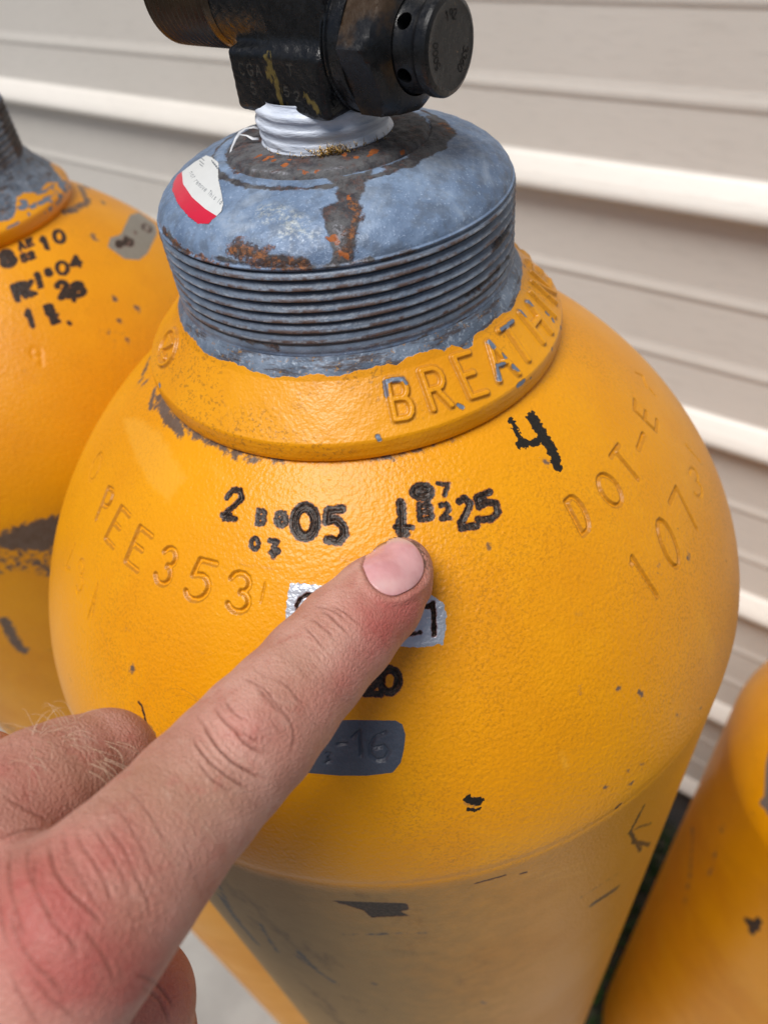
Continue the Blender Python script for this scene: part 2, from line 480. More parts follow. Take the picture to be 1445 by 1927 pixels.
def wall_material():
    n = NT('almond_vinyl_siding')
    c = n.mix(n.ramp(n.noise(3, 3, .6), .3, .7), (.78, .745, .685), (.82, .785, .73))
    g = n.noise(60, 4, .6, n.scaled((.06, 1, 4)))
    c = n.mix(n.math('MULTIPLY', n.ramp(g, .5, .7), .2), c, (.58, .555, .51))
    n.set(Base_Color=c, Roughness=.45)
    n.set(Normal=n.bump(g, .0004, .5))
    return n.m
M_SIDING = wall_material()
def concrete_material():
    n = NT('broom_finished_concrete')
    c = n.mix(n.ramp(n.noise(5, 5, .65), .35, .7), (.27, .26, .245), (.35, .34, .32))
    c = n.mix(n.math('MULTIPLY', n.ramp(n.noise(300, 3, .7), .55, .7), .4), c, (.26, .25, .235))
    n.set(Base_Color=c, Roughness=.85, Normal=n.bump(n.noise(260, 4, .6), .001, .8))
    return n.m
M_CONC = concrete_material()
M_SOIL = simple('dark_soil', (.02, .016, .012), (.06, .05, .035), 30, .95, 0, .004, 80)
M_GRASS = simple('grass_blades', (.018, .06, .010), (.05, .13, .022), 12, .6)
M_FOUND = simple('grey_foundation_wall', (.13, .13, .13), (.2, .2, .195), 12, .9, 0, .001, 120)

# ---------------------------------------------------------------- ground
GZ = -1.22
NW = np.array([math.sin(rad(42.7)), math.cos(rad(42.7)), 0.0])     # horizontal, away from the camera, square to the wall
TW = np.array([NW[1], -NW[0], 0.0])                                # along the wall
WD = 0.6626
O_W = CAM + (WD+.0165)*NW; O_W[2] = 0
def wp(t, dist, z):
    """point t metres along the wall, dist metres out from it"""
    p = O_W + t*TW - dist*NW
    return (p[0], p[1], z)

gr = mesh_np('ground', [(-60, -60, GZ-.02), (60, -60, GZ-.02), (60, 60, GZ-.02), (-60, 60, GZ-.02)], [(0, 1, 2, 3)], M_SOIL, smooth=False)
gr['kind'] = 'structure'
def slab(name, t0, t1, d0, d1, parent):
    z0, z1, b = GZ-.10, GZ, .004
    pts = []
    for (ins, z) in ((0, z0), (0, z1-b), (b, z1)):
        for t, d in ((t0+ins, d0+ins), (t1-ins, d0+ins), (t1-ins, d1-ins), (t0+ins, d1-ins)):
            pts.append(wp(t, d, z))
    F = [(8, 9, 10, 11)]
    for k in (0, 4):
        for i in range(4): F.append((k+i, k+(i+1) % 4, k+4+(i+1) % 4, k+4+i))
    return mesh_np(name, pts, F, M_CONC, parent, smooth=False)
pave = bpy.data.objects.new('pavement', None); COL.objects.link(pave); pave['kind'] = 'structure'
pave.location = (0, 0, 0)
edges_t = [-4.2, -2.9, -1.62, -.365, .9, 2.2]
for i in range(len(edges_t)-1):
    for d0, d1 in ((.40, 1.6), (1.606, 2.8)):
        slab('concrete_slab', edges_t[i]+.004, edges_t[i+1]-.004, d0, d1, pave)
# grass strip along the wall
NB = 16000
bt = rng.uniform(-1.6, 1.0, NB); bd = rng.uniform(.015, .40, NB)
hh = rng.uniform(.02, .06, NB); an = rng.uniform(0, 2*math.pi, NB); ln = rng.uniform(.1, .7, NB)
base = O_W[None]+bt[:, None]*TW-bd[:, None]*NW; base[:, 2] = GZ-.02
side = np.stack([np.cos(an), np.sin(an), 0*an], -1)*.0016; lean = np.stack([-np.sin(an), np.cos(an), 0*an], -1)
top = base+np.array([0, 0, 1])*hh[:, None]+lean*(hh*ln)[:, None]; midp = base*.5+top*.5+np.array([0, 0, 1])*(hh*.12)[:, None]
V = np.stack([base-side, base+side, midp+side*.7, midp-side*.7, top], 1).reshape(-1, 3)
k = np.arange(NB)*5
gs = mesh_np('grass', V, [np.stack([k, k+1, k+2, k+3], -1), np.stack([k+3, k+2, k+4], -1)], M_GRASS)
gs['kind'] = 'stuff'; gs['label'] = 'green grass growing in the strip between the slabs and the house wall'

# ---------------------------------------------------------------- siding wall
wall = empty('house_wall', tuple(O_W[:2])+(GZ,), 'almond vinyl siding wall of a house behind the yellow cylinders', 'wall')
PER = 0.24
Z0 = 0.1941-.444*WD
prof = []      # (fraction below the lap above, stand-off in metres)
def lap():
    pr = [(0.0, .0005), (.31, .0003), (.330, .0008), (.345, .0015), (.356, .0016), (.366, .0012), (.378, .0003), (.60, .0003), (.62, .0008), (.638, .0015), (.650, .0016), (.66, .0012), (.672, .0003),
          (.872, .0004), (.882, .0014), (.892, .0040), (.91, .0074), (.94, .0128), (.96, .0156), (.972, .0168), (.982, .0172), (.992, .0170), (1.0, .0164), (1.004, .0150), (1.006, .0110), (1.004, -.003)]
    return pr
kmin, kmax = -7, 4
panel_me = None
for k_ in range(kmin, kmax):
    # course k spans from dark line k (its top) to dark line k+1
    if panel_me is None:
        V = []; pr = lap()
        for t in (-5.0, 1.9):
            for s_, o_ in pr:
                p = t*TW - o_*NW
                V.append((p[0], p[1], -s_*PER))
        m = len(pr)
        Q = [(i, i+1, m+i+1, m+i) for i in range(m-1)]
        o = mesh_np('siding_panel', V, Q, M_SIDING, wall, smooth=False)
        panel_me = o.data
    else:
        o = bpy.data.objects.new('siding_panel', panel_me); COL.objects.link(o); o.parent = wall
    o.location = (0, 0, (Z0-k_*PER)-GZ)
zb = Z0-kmax*PER
V = []
for t in (-5.0, 1.9):
    for d_, z in ((-.01, zb-GZ+.002), (-.01, -.05), (-.15, -.05), (-.15, 2.2), (-.0045, 2.2), (-.0045, zb-GZ+.002)):
        p = t*TW - d_*NW; V.append((p[0], p[1], z))
mesh_np('foundation', V, [(i, (i+1) % 6, 6+(i+1) % 6, 6+i) for i in range(6)], M_FOUND, wall, smooth=False)

# ---------------------------------------------------------------- the breathing air cylinders
RB, HD = 0.1175, 0.10668
def rdome(z):
    z = np.asarray(z, float)
    return np.where(z < 0, RB, RB*np.clip(1-(np.abs(z)/HD)**1.656, 0, 1)**(1/1.636))
def resample(pts, step):
    P = np.array(pts, float); s = np.concatenate([[0], np.cumsum(np.hypot(*np.diff(P, axis=0).T))])
    n = max(2, int(round(s[-1]/step))+1); q = np.linspace(0, s[-1], n)
    return np.stack([np.interp(q, s, P[:, 0]), np.interp(q, s, P[:, 1])], -1)
def shell_profile(step, bottom, zfine=-.17):
    zd = HD*np.sin(np.linspace(0, HPI, 400))
    dome = [(float(rdome(z)), z) for z in zd if rdome(z) > .050]
    top = np.concatenate([resample([(RB, zfine), (RB, -.035)], max(.0009, step))[:-1], resample([(RB, -.035)]+dome, step)])
    b = bottom
    low = [(0.001, b+.006), (.085, b+.001), (.100, b+.003), (.1105, b+.010), (.1160, b+.022), (RB, b+.04)]
    low += [(RB, z) for z in np.linspace(b+.12, zfine-.03, 10)] + [(RB, zfine-.012), (RB, zfine-.004)]
    return np.concatenate([np.array(low), top])
COLLAR_P = [(.0525, .0862), (.0548, .0866), (.05585, .0876), (.0561, .0886), (.0562, .0906), (.0561, .0920), (.0559, .0926), (.0555, .0930),
            (.0475, .1012), (.0462, .1026), (.0453, .1040), (.0445, .1052), (.0437, .1062), (.0430, .1072)]

def make_shell(center, parent, step, nth, mat, paint, bottom=GZ):
    g = Rev(shell_profile(step, bottom-center[2]), thetas(nth), center)
    for a_ in ('black', 'silver', 'grey', 'crayon', 'dirt', 'pale', 'taupe', 'engrave', 'faint', 'groove'): g.field(a_)
    paint(g)
    return g

def marks_main(g):
    E = 'engrave'
    # serial and standard numbers pressed into the shoulder
    glyph(g, E, 'P', (204, 918), (216, 926), (181, 978), 6)
    glyph(g, E, 'E', (228.4, 954.5), (244, 971), (198.5, 1014), 6.5)
    glyph(g, E, 'E', (263.4, 992), (286, 1010), (236.7, 1057), 7.5)
    glyph(g, E, '3', (312, 1027), (338, 1040), (289, 1093), 7.5)
    glyph(g, E, '5', (371, 1052), (411, 1063), (345, 1124), 8)
    glyph(g, E, '3', (434, 1076), (474, 1082), (427, 1149), 8)
    glyph(g, E, 'D', (1064, 945), (1083, 928), (1096, 1007), 7)
    glyph(g, E, 'O', (1116, 905), (1143, 886), (1152, 960), 7)
    glyph(g, E, 'T', (1149, 860), (1163.5, 838), (1193, 913), 6.5)
    g.stroke(E, [(1210.7, 818), (1201.6, 845)], 9)
    g.stroke(E, [(1194, 753), (1194, 773), (1234, 812), (1236, 791)], 5.5)
    g.stroke(E, [(1213, 790), (1215, 775)], 5.5)
    g.stroke(E, [(1188, 1063), (1189, 1049), (1236, 1123)], 6.5)
    glyph(g, E, '0', (1229, 985), (1252, 974), (1263, 1073), 6.5)
    g.stroke(E, [(1259.8, 947), (1272.5, 918), (1310.6, 996)], 6)
    F_ = 'faint'
    glyph(g, F_, '3', (1294, 884), (1309, 880), (1309, 938), 5)
    g.stroke(F_, [(1290, 838), (1316, 869)], 5)
    g.stroke(F_, [(1195, 702), (1208, 708), (1215, 729)], 5); g.stroke(F_, [(1222, 733), (1232, 745)], 5)
    g.stroke(F_, [(499, 1098), (495, 1118), (491, 1134)], 4)
    glyph(g, F_, '3', (148, 1054), (160, 1054), (143, 1116), 5)
    glyph(g, F_, 'A', (180, 1100), (188, 1100), (166, 1165), 4)
    g.stroke(F_, [(141, 1025), (124, 1068), (132, 1072)], 4)
    glyph(g, F_, 'O', (184, 850), (196, 858), (164, 900), 5)
    # number blackened with paint stick
    B = 'black'
    g.stroke(B, [(427.8, 936.8), (438, 923), (452, 923), (456, 939), (441, 953), (420, 969), (422, 976), (443, 977)], 10)
    g.stroke(B, [(418, 972), (434, 970)], 8)
    glyph(g, B, 'B', (487, 961), (500, 963), (484, 986), 8)
    glyph(g, B, '0', (519, 966), (538, 966), (521, 990), 9); g.stroke(B, [(536, 966), (522, 986)], 7)
    g.stroke(B, [(574+20*math.cos(a), 983+28*math.sin(a)) for a in np.linspace(0, 2*math.pi, 18)], 19)
    g.stroke(B, [(644, 958.6), (616.7, 961), (614.6, 982.5), (631, 977), (645, 989), (649, 1007), (637.5, 1020), (616, 1016)], 15)
    g.stroke(B, [(479.7+7*math.cos(a), 1024+10*math.sin(a)) for a in np.linspace(0, 2*math.pi, 12)], 8)
    g.stroke(B, [(509, 1018), (522, 1020), (515, 1030), (524, 1038), (514, 1047), (510, 1040)], 9)
    g.stroke(B, [(794+15*math.cos(a), 926+9*math.sin(a)) for a in np.linspace(0, 2*math.pi, 14)], 17)
    g.stroke(B, [(812, 930), (804, 944)], 10)
    g.stroke(B, [(824, 911), (843, 912), (836, 933)], 7)
    g.stroke(B, [(754, 948), (756, 966)], 17); g.stroke(B, [(756, 970), (758, 1012)], 15); g.stroke(B, [(750, 1000), (764, 1006)], 12); g.stroke(B, [(744, 993), (775, 993)], 9); g.stroke(B, [(748, 985), (756, 972)], 9)
    glyph(g, B, 'B', (788, 951), (812, 951), (790, 978), 9)
    g.stroke(B, [(829, 952), (840, 949), (844, 960), (831, 977), (847, 976)], 8)
    g.stroke(B, [(864, 944), (875, 938), (885, 949), (878, 966), (866, 986), (868, 994), (897, 990)], 12)
    g.stroke(B, [(921, 927), (897, 936), (901, 955), (916, 945), (933, 948), (937, 966), (924, 978), (899, 978)], 12)
    g.stroke(B, [(733+17*math.cos(a), 1282+22*math.sin(a)) for a in np.linspace(0, 2*math.pi, 14)], 14)
    g.stroke(B, [(700, 1262), (706, 1290), (686, 1306), (716, 1308)], 12)
    g.a['core'] = np.full_like(g.a['black'], -4e-3)
    # ring-shaped punch marks inside the black paint
    C_ = 'core'
    g.stroke(C_, [(430, 936), (440, 925), (452, 925), (455, 939), (441, 953), (421, 972), (442, 974)], 3.5)
    g.stroke(C_, [(574+15*math.cos(a), 983+23*math.sin(a)) for a in np.linspace(0, 2*math.pi, 18)], 4)
    g.stroke(C_, [(574+22*math.cos(a), 983+30*math.sin(a)) for a in np.linspace(0, 2*math.pi, 18)], 3.5)
    g.stroke(C_, [(642, 962), (619, 964), (617, 984), (632, 980), (645, 992), (646, 1007), (634, 1018), (618, 1012)], 5)
    g.stroke(C_, [(794+13*math.cos(a), 926+8*math.sin(a)) for a in np.linspace(.6, 5.6, 12)], 4)
    g.stroke(C_, [(755, 948), (757, 1010)], 4.5); g.stroke(C_, [(746, 993), (773, 993)], 3.5)
    glyph(g, C_, '5', (793, 955), (810, 955), (795, 976), 3)
    g.stroke(C_, [(866, 944), (875, 940), (882, 950), (868, 986), (893, 988)], 4)
    g.stroke(C_, [(919, 930), (899, 938), (903, 953), (916, 948), (930, 951), (933, 965), (922, 974), (901, 974)], 4)
    g.stroke(C_, [(734+15*math.cos(a), 1282+20*math.sin(a)) for a in np.linspace(0, 2*math.pi, 14)], 5)
    # crayon 4
    K = 'crayon'
    g.stroke(K, [(1001, 786), (1022, 822), (1042, 856)], 27); g.stroke(K, [(1036, 840), (1044, 862), (1047, 880)], 24)
    g.stroke(K, [(962, 792), (974, 818), (981, 836)], 15); g.stroke(K, [(978, 838), (1000, 834), (1014, 828)], 18)
    # silver patch with 01 / 21
    g.poly('silver', [(546, 1097), (608, 1103), (700, 1112), (812, 1121), (833, 1134), (839, 1151), (838, 1190), (833, 1213), (790, 1219), (756, 1219), (650, 1203), (536, 1173), (540, 1130)])
    g.stroke(B, [(560, 1152), (558, 1140), (565, 1127), (580, 1119), (600, 1121)], 5)
    g.stroke(B, [(803, 1143), (815, 1136), (817, 1196)], 7); g.stroke(B, [(772, 1195), (791, 1191)], 5)
    g.stroke(C_, [(803, 1143), (815, 1136), (817, 1196)], 4); g.stroke(C_, [(560, 1152), (558, 1140), (565, 1127), (580, 1119), (600, 1121)], 4)
    g.poly('grey', [(600, 1357), (655, 1356), (744, 1357), (757, 1364), (763, 1384), (760, 1412), (754, 1436), (739, 1455), (690, 1461), (638, 1461), (570, 1455), (560, 1410)])
    g.stroke(E, [(664, 1388), (676, 1377), (679, 1424)], 6)
    g.stroke(E, [(725, 1380), (706, 1388), (696, 1404), (697, 1422), (708, 1432), (724, 1430), (732, 1417), (722, 1405), (704, 1409)], 6.5)
    g.stroke(E, [(634, 1402), (652, 1400)], 4); g.stroke(E, [(614, 1418), (622, 1420), (617, 1427), (622, 1434), (612, 1437)], 4)
    # chips, scuffs
    g.stroke('crayon', [(880, 1505), (900, 1510)], 22); g.stroke('crayon', [(878, 1526), (902, 1524)], 12)
    g.stroke('dirt', [(885, 1512), (895, 1514)], 16)
    g.poly('black', [(627, 1696), (700, 1699), (764, 1701), (769, 1712), (752, 1716), (769, 1724), (699, 1727), (685, 1714)])
    g.stroke('dirt', [(640, 1700), (760, 1712)], 14)
    g.stroke('black', [(895, 1663), (925, 1655), (950, 1648)], 4); g.stroke('black', [(980, 1645), (988, 1643)], 6)
    g.stroke('black', [(1160, 1522), (1166, 1516)], 9)
    g.stroke('pale', [(1010, 1655), (1095, 1625)], 6); g.stroke('pale', [(1035, 1657), (1100, 1640)], 7); g.stroke('pale', [(985, 1650), (1015, 1640)], 5)
    g.stroke('pale', [(1055, 1420), (1066, 1444)], 5)
    g.stroke('crayon', [(1092, 1690), (1120, 1672), (1162, 1645)], 5); g.stroke('crayon', [(1115, 1702), (1160, 1672)], 20)
    g.stroke('crayon', [(1212, 1516), (1185, 1566), (1205, 1602)], 12); g.stroke('crayon', [(1195, 1560), (1225, 1550)], 8); g.stroke('crayon', [(1190, 1585), (1222, 1590)], 12)
    g.stroke('black', [(262, 1322), (268, 1330), (272, 1345), (276, 1362)], 3)
    g.stroke('dirt', [(285, 1368), (290, 1380)], 4)
    for (x, y, w) in ((1092, 1294, 5), (1166, 1296, 4), (1203, 1305, 5), (1318, 1334, 6), (1274, 1348, 5), (1295, 1049, 6), (1303, 1012, 4), (1238, 1070, 5), (922, 1028, 4), (133, 1277, 7), (240, 1190, 4), (250, 1256, 4), (1175, 1452, 5), (1190, 1470, 6), (1140, 1478, 5), (1205, 1440, 5), (1026, 868, 7)):
        g.stroke('dirt', [(x, y), (x+1, y+2)], w)
    # rubbed band at the foot of the collar
    g.stroke('dirt', [(283, 672), (263, 722)], 11); g.stroke('dirt', [(296, 695), (270, 722)], 9); g.stroke('dirt', [(285, 655), (297, 640)], 8)
    g.stroke('dirt', [(300, 752), (316, 785), (340, 810)], 26); g.stroke('dirt', [(292, 735), (284, 765)], 14)
    g.stroke('dirt', [(318, 775), (370, 820), (420, 846), (480, 864)], 11)
    g.stroke('dirt', [(700, 868), (760, 856), (850, 828)], 3); g.stroke('dirt', [(300, 725), (335, 785), (377, 815), (424, 840), (474, 855), (529, 864)], 7)
    g.stroke('pale', [(400, 880), (430, 905)], 5)
    g.poly('pale', [(232, 790), (262, 786), (300, 815), (350, 900), (318, 945), (285, 915), (255, 860)])
    # underside of the body: dull grey brown below the shoulder seam, yellower towards the right
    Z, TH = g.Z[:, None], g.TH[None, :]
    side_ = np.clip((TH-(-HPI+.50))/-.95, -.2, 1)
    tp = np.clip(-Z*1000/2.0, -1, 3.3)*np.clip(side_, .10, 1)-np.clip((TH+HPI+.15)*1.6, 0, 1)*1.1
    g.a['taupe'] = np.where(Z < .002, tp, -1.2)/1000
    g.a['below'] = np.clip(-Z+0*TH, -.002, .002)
    g.stroke('dirt', [(416, 1688), (444, 1730), (484, 1776)], 18, m=5e-3); g.stroke('dirt', [(560, 1800), (600, 1830)], 10)
    g.stroke('dirt', [(410, 1665), (434, 1712), (462, 1750)], 8); g.stroke('dirt', [(560, 1790), (600, 1830), (630, 1850)], 12); g.stroke('dirt', [(490, 1740), (520, 1790)], 9); g.stroke('dirt', [(700, 1850), (705, 1853)], 8); g.stroke('dirt', [(905, 1886), (912, 1890)], 7); g.stroke('dirt', [(650, 1760), (800, 1756)], 3)
    # real depth
    g.relief('engrave', -.00075, .00016); g.relief('faint', -.00035, .0002); g.relief('core', -.00042, .00014)
    g.off -= .00010*np.clip((g.a['black']+.0001)/.0002, 0, 1)
    g.off += .00006*np.clip(g.a['silver']/.0003, 0, 1)+.00006*np.clip(g.a['grey']/.0003, 0, 1)
    g.a['groove'] = np.maximum(.00030-np.abs(g.a['engrave']+.00008), .00012-np.abs(g.a['faint']))
    for a_ in ('engrave', 'faint', 'core'): del g.a[a_]
    # uneven cast surface and the small step at the seam
    seam = np.exp(-((g.Z-.0005)/.0016)**2)[:, None]
    g.off -= .00025*seam
    g.off += .00010*np.sin(5*g.TH+1)[None, :]*np.sin(g.Z*38)[:, None]*np.clip(g.Z/.02, 0, 1)[:, None]

def marks_left(g):
    blk = 'black'
    def glc(ch, x, y, w, h, ang, wd, f='black'):
        c_, s_ = math.cos(rad(ang)), math.sin(rad(ang)); u = np.array([c_*w, s_*w]); v = np.array([-s_*h*.9, c_*h]); o_ = np.array([x, y])-u/2-v/2
        glyph(g, f, ch, o_, o_+u, o_+v, wd, 5)
    for a_ in (('8', 15, 487, 22, 26, -22, 12), ('A', 41, 463, 10, 14, -22, 5), ('E', 57, 457, 10, 13, -22, 5), ('5', 46, 486, 10, 14, -22, 5), ('2', 60, 481, 10, 13, -22, 5), ('1', 86, 458, 12, 22, -22, 9), ('0', 112, 446, 18, 24, -22, 7),
               ('5', 72, 521, 9, 12, -22, 5), ('8', 92, 513, 10, 12, -22, 6), ('O', 118, 505, 20, 24, -22, 6.5), ('4', 143, 494, 18, 20, -22, 7), ('R', 42, 548, 26, 26, -20, 11), ('K', 54, 545, 20, 24, -20, 9),
               ('2', 76, 536, 9, 11, -20, 4), ('2', 119, 545, 20, 28, -20, 9), ('8', 148, 545, 22, 24, -20, 9), ('9', 132, 558, 16, 22, -20, 8), ('1', 58, 600, 12, 30, -18, 9), ('B', 94, 583, 14, 16, -18, 6), ('E', 104, 601, 14, 14, -18, 6)):
        glc(*a_)
    g.stroke(blk, [(130, 608), (133, 610)], 7)
    for a_ in (('9', 228, 462, 14, 18, -60, 5), ('5', 243, 455, 14, 18, -60, 5), ('1', 262, 440, 12, 18, -60, 5), ('0', 277, 430, 14, 18, -60, 5)): glc(*a_)
    glc('9', 70, 672, 22, 34, -10, 4, 'engrave')
    g.poly('grey', [(245, 405), (262, 400), (292, 422), (296, 440), (278, 478), (262, 490), (235, 488), (203, 465), (208, 448), (228, 442)])
    for x, y, w in ((176, 445, 7), (193, 380, 8), (120, 398, 6), (257, 578, 6), (225, 605, 7), (178, 348, 7), (215, 560, 5), (240, 640, 5), (160, 350, 9)):
        g.stroke('dirt', [(x, y), (x+3, y+5)], w)
    g.stroke('dirt', [(150, 350), (165, 380), (130, 400)], 12)
    g.stroke('faint', [(60, 660), (75, 655), (80, 675), (62, 680), (60, 660)], 4)
    Z, TH = g.Z[:, None], g.TH[None, :]
    wob = .004*np.sin(TH*9)+.003*np.sin(TH*23+1)
    band = np.minimum(.002+wob*.3-Z, Z+.017+wob*1.3)
    wob2 = .0012*np.sin(TH*31)+.0010*np.sin(TH*53+2)
    b1_ = np.minimum(.0015+wob*.25-Z, Z+.010+wob*.6+wob2); b2_ = np.minimum(.0015-Z, Z+.026+wob)
    g.a['dirt'] = np.maximum(g.a['dirt'], np.maximum(np.clip(b1_*.8, -.004, .003), np.clip(b2_, -.004, -.0003)))
    g.stroke('dirt', [(10, 1170), (30, 1210), (45, 1225)], 22); g.stroke('dirt', [(70, 1060), (100, 1080)], 14)
    g.a['taupe'] = np.full((g.nr, g.nc), -.0012)
    g.relief('engrave', -.0005, .0003); del g.a['faint'], g.a['engrave']

def marks_right(g):
    g.poly('grey', [(1445, 1418), (1440, 1440), (1437, 1500), (1424, 1512), (1438, 1522), (1442, 1535), (1480, 1540), (1500, 1400), (1460, 1390)])
    g.stroke('black', [(1408, 1738), (1420, 1742)], 22); g.stroke('black', [(1412, 1755), (1428, 1732)], 12)
    g.stroke('black', [(1417, 1533), (1418, 1535)], 8)
    for x, y, w in ((1322, 1873, 5), (1246, 1901, 4), (1355, 1560, 8), (1300, 1560, 8), (1360, 1553, 5), (1371, 1467, 3)): g.stroke('dirt', [(x, y), (x+2, y+5)], w)
    g.stroke('dirt', [(1347, 1600), (1330, 1660)], 5)
    g.stroke('dirt', [(1303, 1560), (1298, 1640), (1290, 1700)], 7)
    g.a['taupe'] = np.full((g.nr, g.nc), -.0012)
    Z, TH = g.Z[:, None], g.TH[None, :]
    
    del g.a['faint'], g.a['engrave']

def make_collar(center, parent, step, nth, full, mat):
    g = Rev(resample(COLLAR_P, step), thetas(nth), center)
    for a_ in ('bare', 'chip', 'letters', 'groove'): g.field(a_)
    TH = g.TH[None, :]; S = g.S[:, None]; Z = g.Z[:, None]
    if full:
        tr = [(345, 600), (357.5, 630), (368.6, 641.5), (371, 654), (396, 669), (413, 679), (435, 680), (457, 691), (485, 702), (515, 712), (535, 706.6), (557, 711), (579, 704.6), (601, 705), (618, 712), (648, 704), (679, 697), (697, 695.6), (730, 684.6), (746, 687), (771, 672), (815.6, 657), (835, 661), (849, 650), (874, 655.5), (888, 651), (893, 632), (910, 624), (929, 601.5), (957, 583.5), (968, 574), (973, 560), (980.5, 534), (983, 512)]
        q = [g.loc(*p) for p in tr]; q = [x for x in q if x is not None]
        q.sort(key=lambda x: x[0])
        bs = np.interp(g.TH, [x[0] for x in q], [x[1] for x in q])[None, :]
        g.a['bare'] = np.clip(S-bs, -.004, .004)+0*TH
        L = 'letters'
        def gl(ch, *c): glyph(g, L, ch, *c, 10.5, 8)
        gl('B', (728.4, 718), (763, 713), (744, 791)); gl('R', (790.7, 700), (824, 692), (815.6, 772))
        gl('E', (851.6, 674), (880.7, 665), (886, 749)); gl('A', (900, 652), (936, 638), (939, 718))
        gl('T', (937.4, 623.7), (961, 607), (981, 687)); gl('H', (976, 590), (991.4, 571), (1020.5, 646))
        a = g.loc(728.4+8, 754); b = g.loc(1008, 605)
        sl0 = g.loc(886, 749)[1]-.0004; hl = .0092
        dth = (g.loc(1006, 606)[0]-g.loc(752, 752)[0])/5
        th0 = g.loc(1006, 606)[0]
        for i, ch in enumerate('ING'):
            glyph_local(g, L, ch, th0+dth*(i+1)*.94, sl0, .0048, hl, .00055)
        for i, ch in enumerate('AIR'):
            t = th0+dth*(4.4+i)
            if t < HPI-.1: glyph_local(g, L, ch, t, sl0, .0048, hl, .00055)
        # foundry emblem: ring with a slanted bar
        c0 = g.loc(317, 655)
        for rr_, hw in ((.0052, .0005),):
            q = [np.array([c0[0]+rr_*math.cos(t)/.050, c0[1]+rr_*math.sin(t)*.9, .17]) for t in np.linspace(0, 2*math.pi, 26)]
            g.segs(L, q, hw)
        for pl in ([(-.5, .5), (.5, .5), (-.5, -.5), (.5, -.5)],):
            g.segs(L, [np.array([c0[0]+x*.0045/.050, c0[1]+y*.0045, .17]) for x, y in pl], .0005)
        g.a['groove'] = -np.abs(g.a[L]+.0002)+.0004
        Cc = 'chip'
        for pts, w in (([(727, 745), (724, 720), (740, 715), (758, 714), (764, 723)], 8), ([(740, 718), (752, 716)], 9), ([(918, 646), (925, 656)], 10), ([(933, 690), (937, 716)], 9), ([(932, 690), (946, 688)], 8), ([(945, 668), (948, 674)], 9), ([(963, 692), (971, 697)], 10),
                       ([(940, 623), (950, 617), (961, 608)], 9), ([(976, 588), (984, 597)], 10), ([(990, 570), (996, 576)], 10), ([(862, 763), (870, 768)], 8), ([(711, 823), (714, 828)], 10), ([(975, 727), (986, 718)], 9), ([(998, 713), (999, 712)], 4), ([(1038, 657), (1038, 659)], 5), ([(1028, 589), (1031, 592)], 7), ([(1040, 602), (1041, 605)], 7), ([(1055, 616), (1056, 620)], 6), ([(300, 723), (301, 728)], 6), ([(985, 500), (987, 503)], 5)):
            g.stroke(Cc, pts, w, 6)
        g.relief(L, .00080, .00026)
        g.off -= .00006*np.clip((g.a['chip'])/.0002, 0, 1)
        del g.a[L]
        g.off += .00003*np.sin(TH*37)*np.sin(S*900)+.00008*np.sin(TH*11+2)*np.clip((Z-.088)/.002, 0, 1)
    else:
        n_ = .0016*np.sin(TH*7+1)+.0010*np.sin(TH*17)
        g.a['bare'] = np.clip(S-.0145+n_*1.5, -.004, .004)
        for i in range(260):
            t_ = rng.uniform(-3*HPI, HPI); s_ = rng.uniform(.0066, .0165)
            g.segs('chip', [np.array([t_, s_, .17]), np.array([t_+rng.normal(0, .05), s_+rng.normal(0, .001), .17])], rng.uniform(.0003, .0011))
        del g.a['letters']
    # bare metal on the inner fillet everywhere
    g.a['bare'] = np.maximum(g.a['bare'], np.clip((Z-.1045), -.004, .004)+0*TH)
    return g.build('collar', mat, parent)

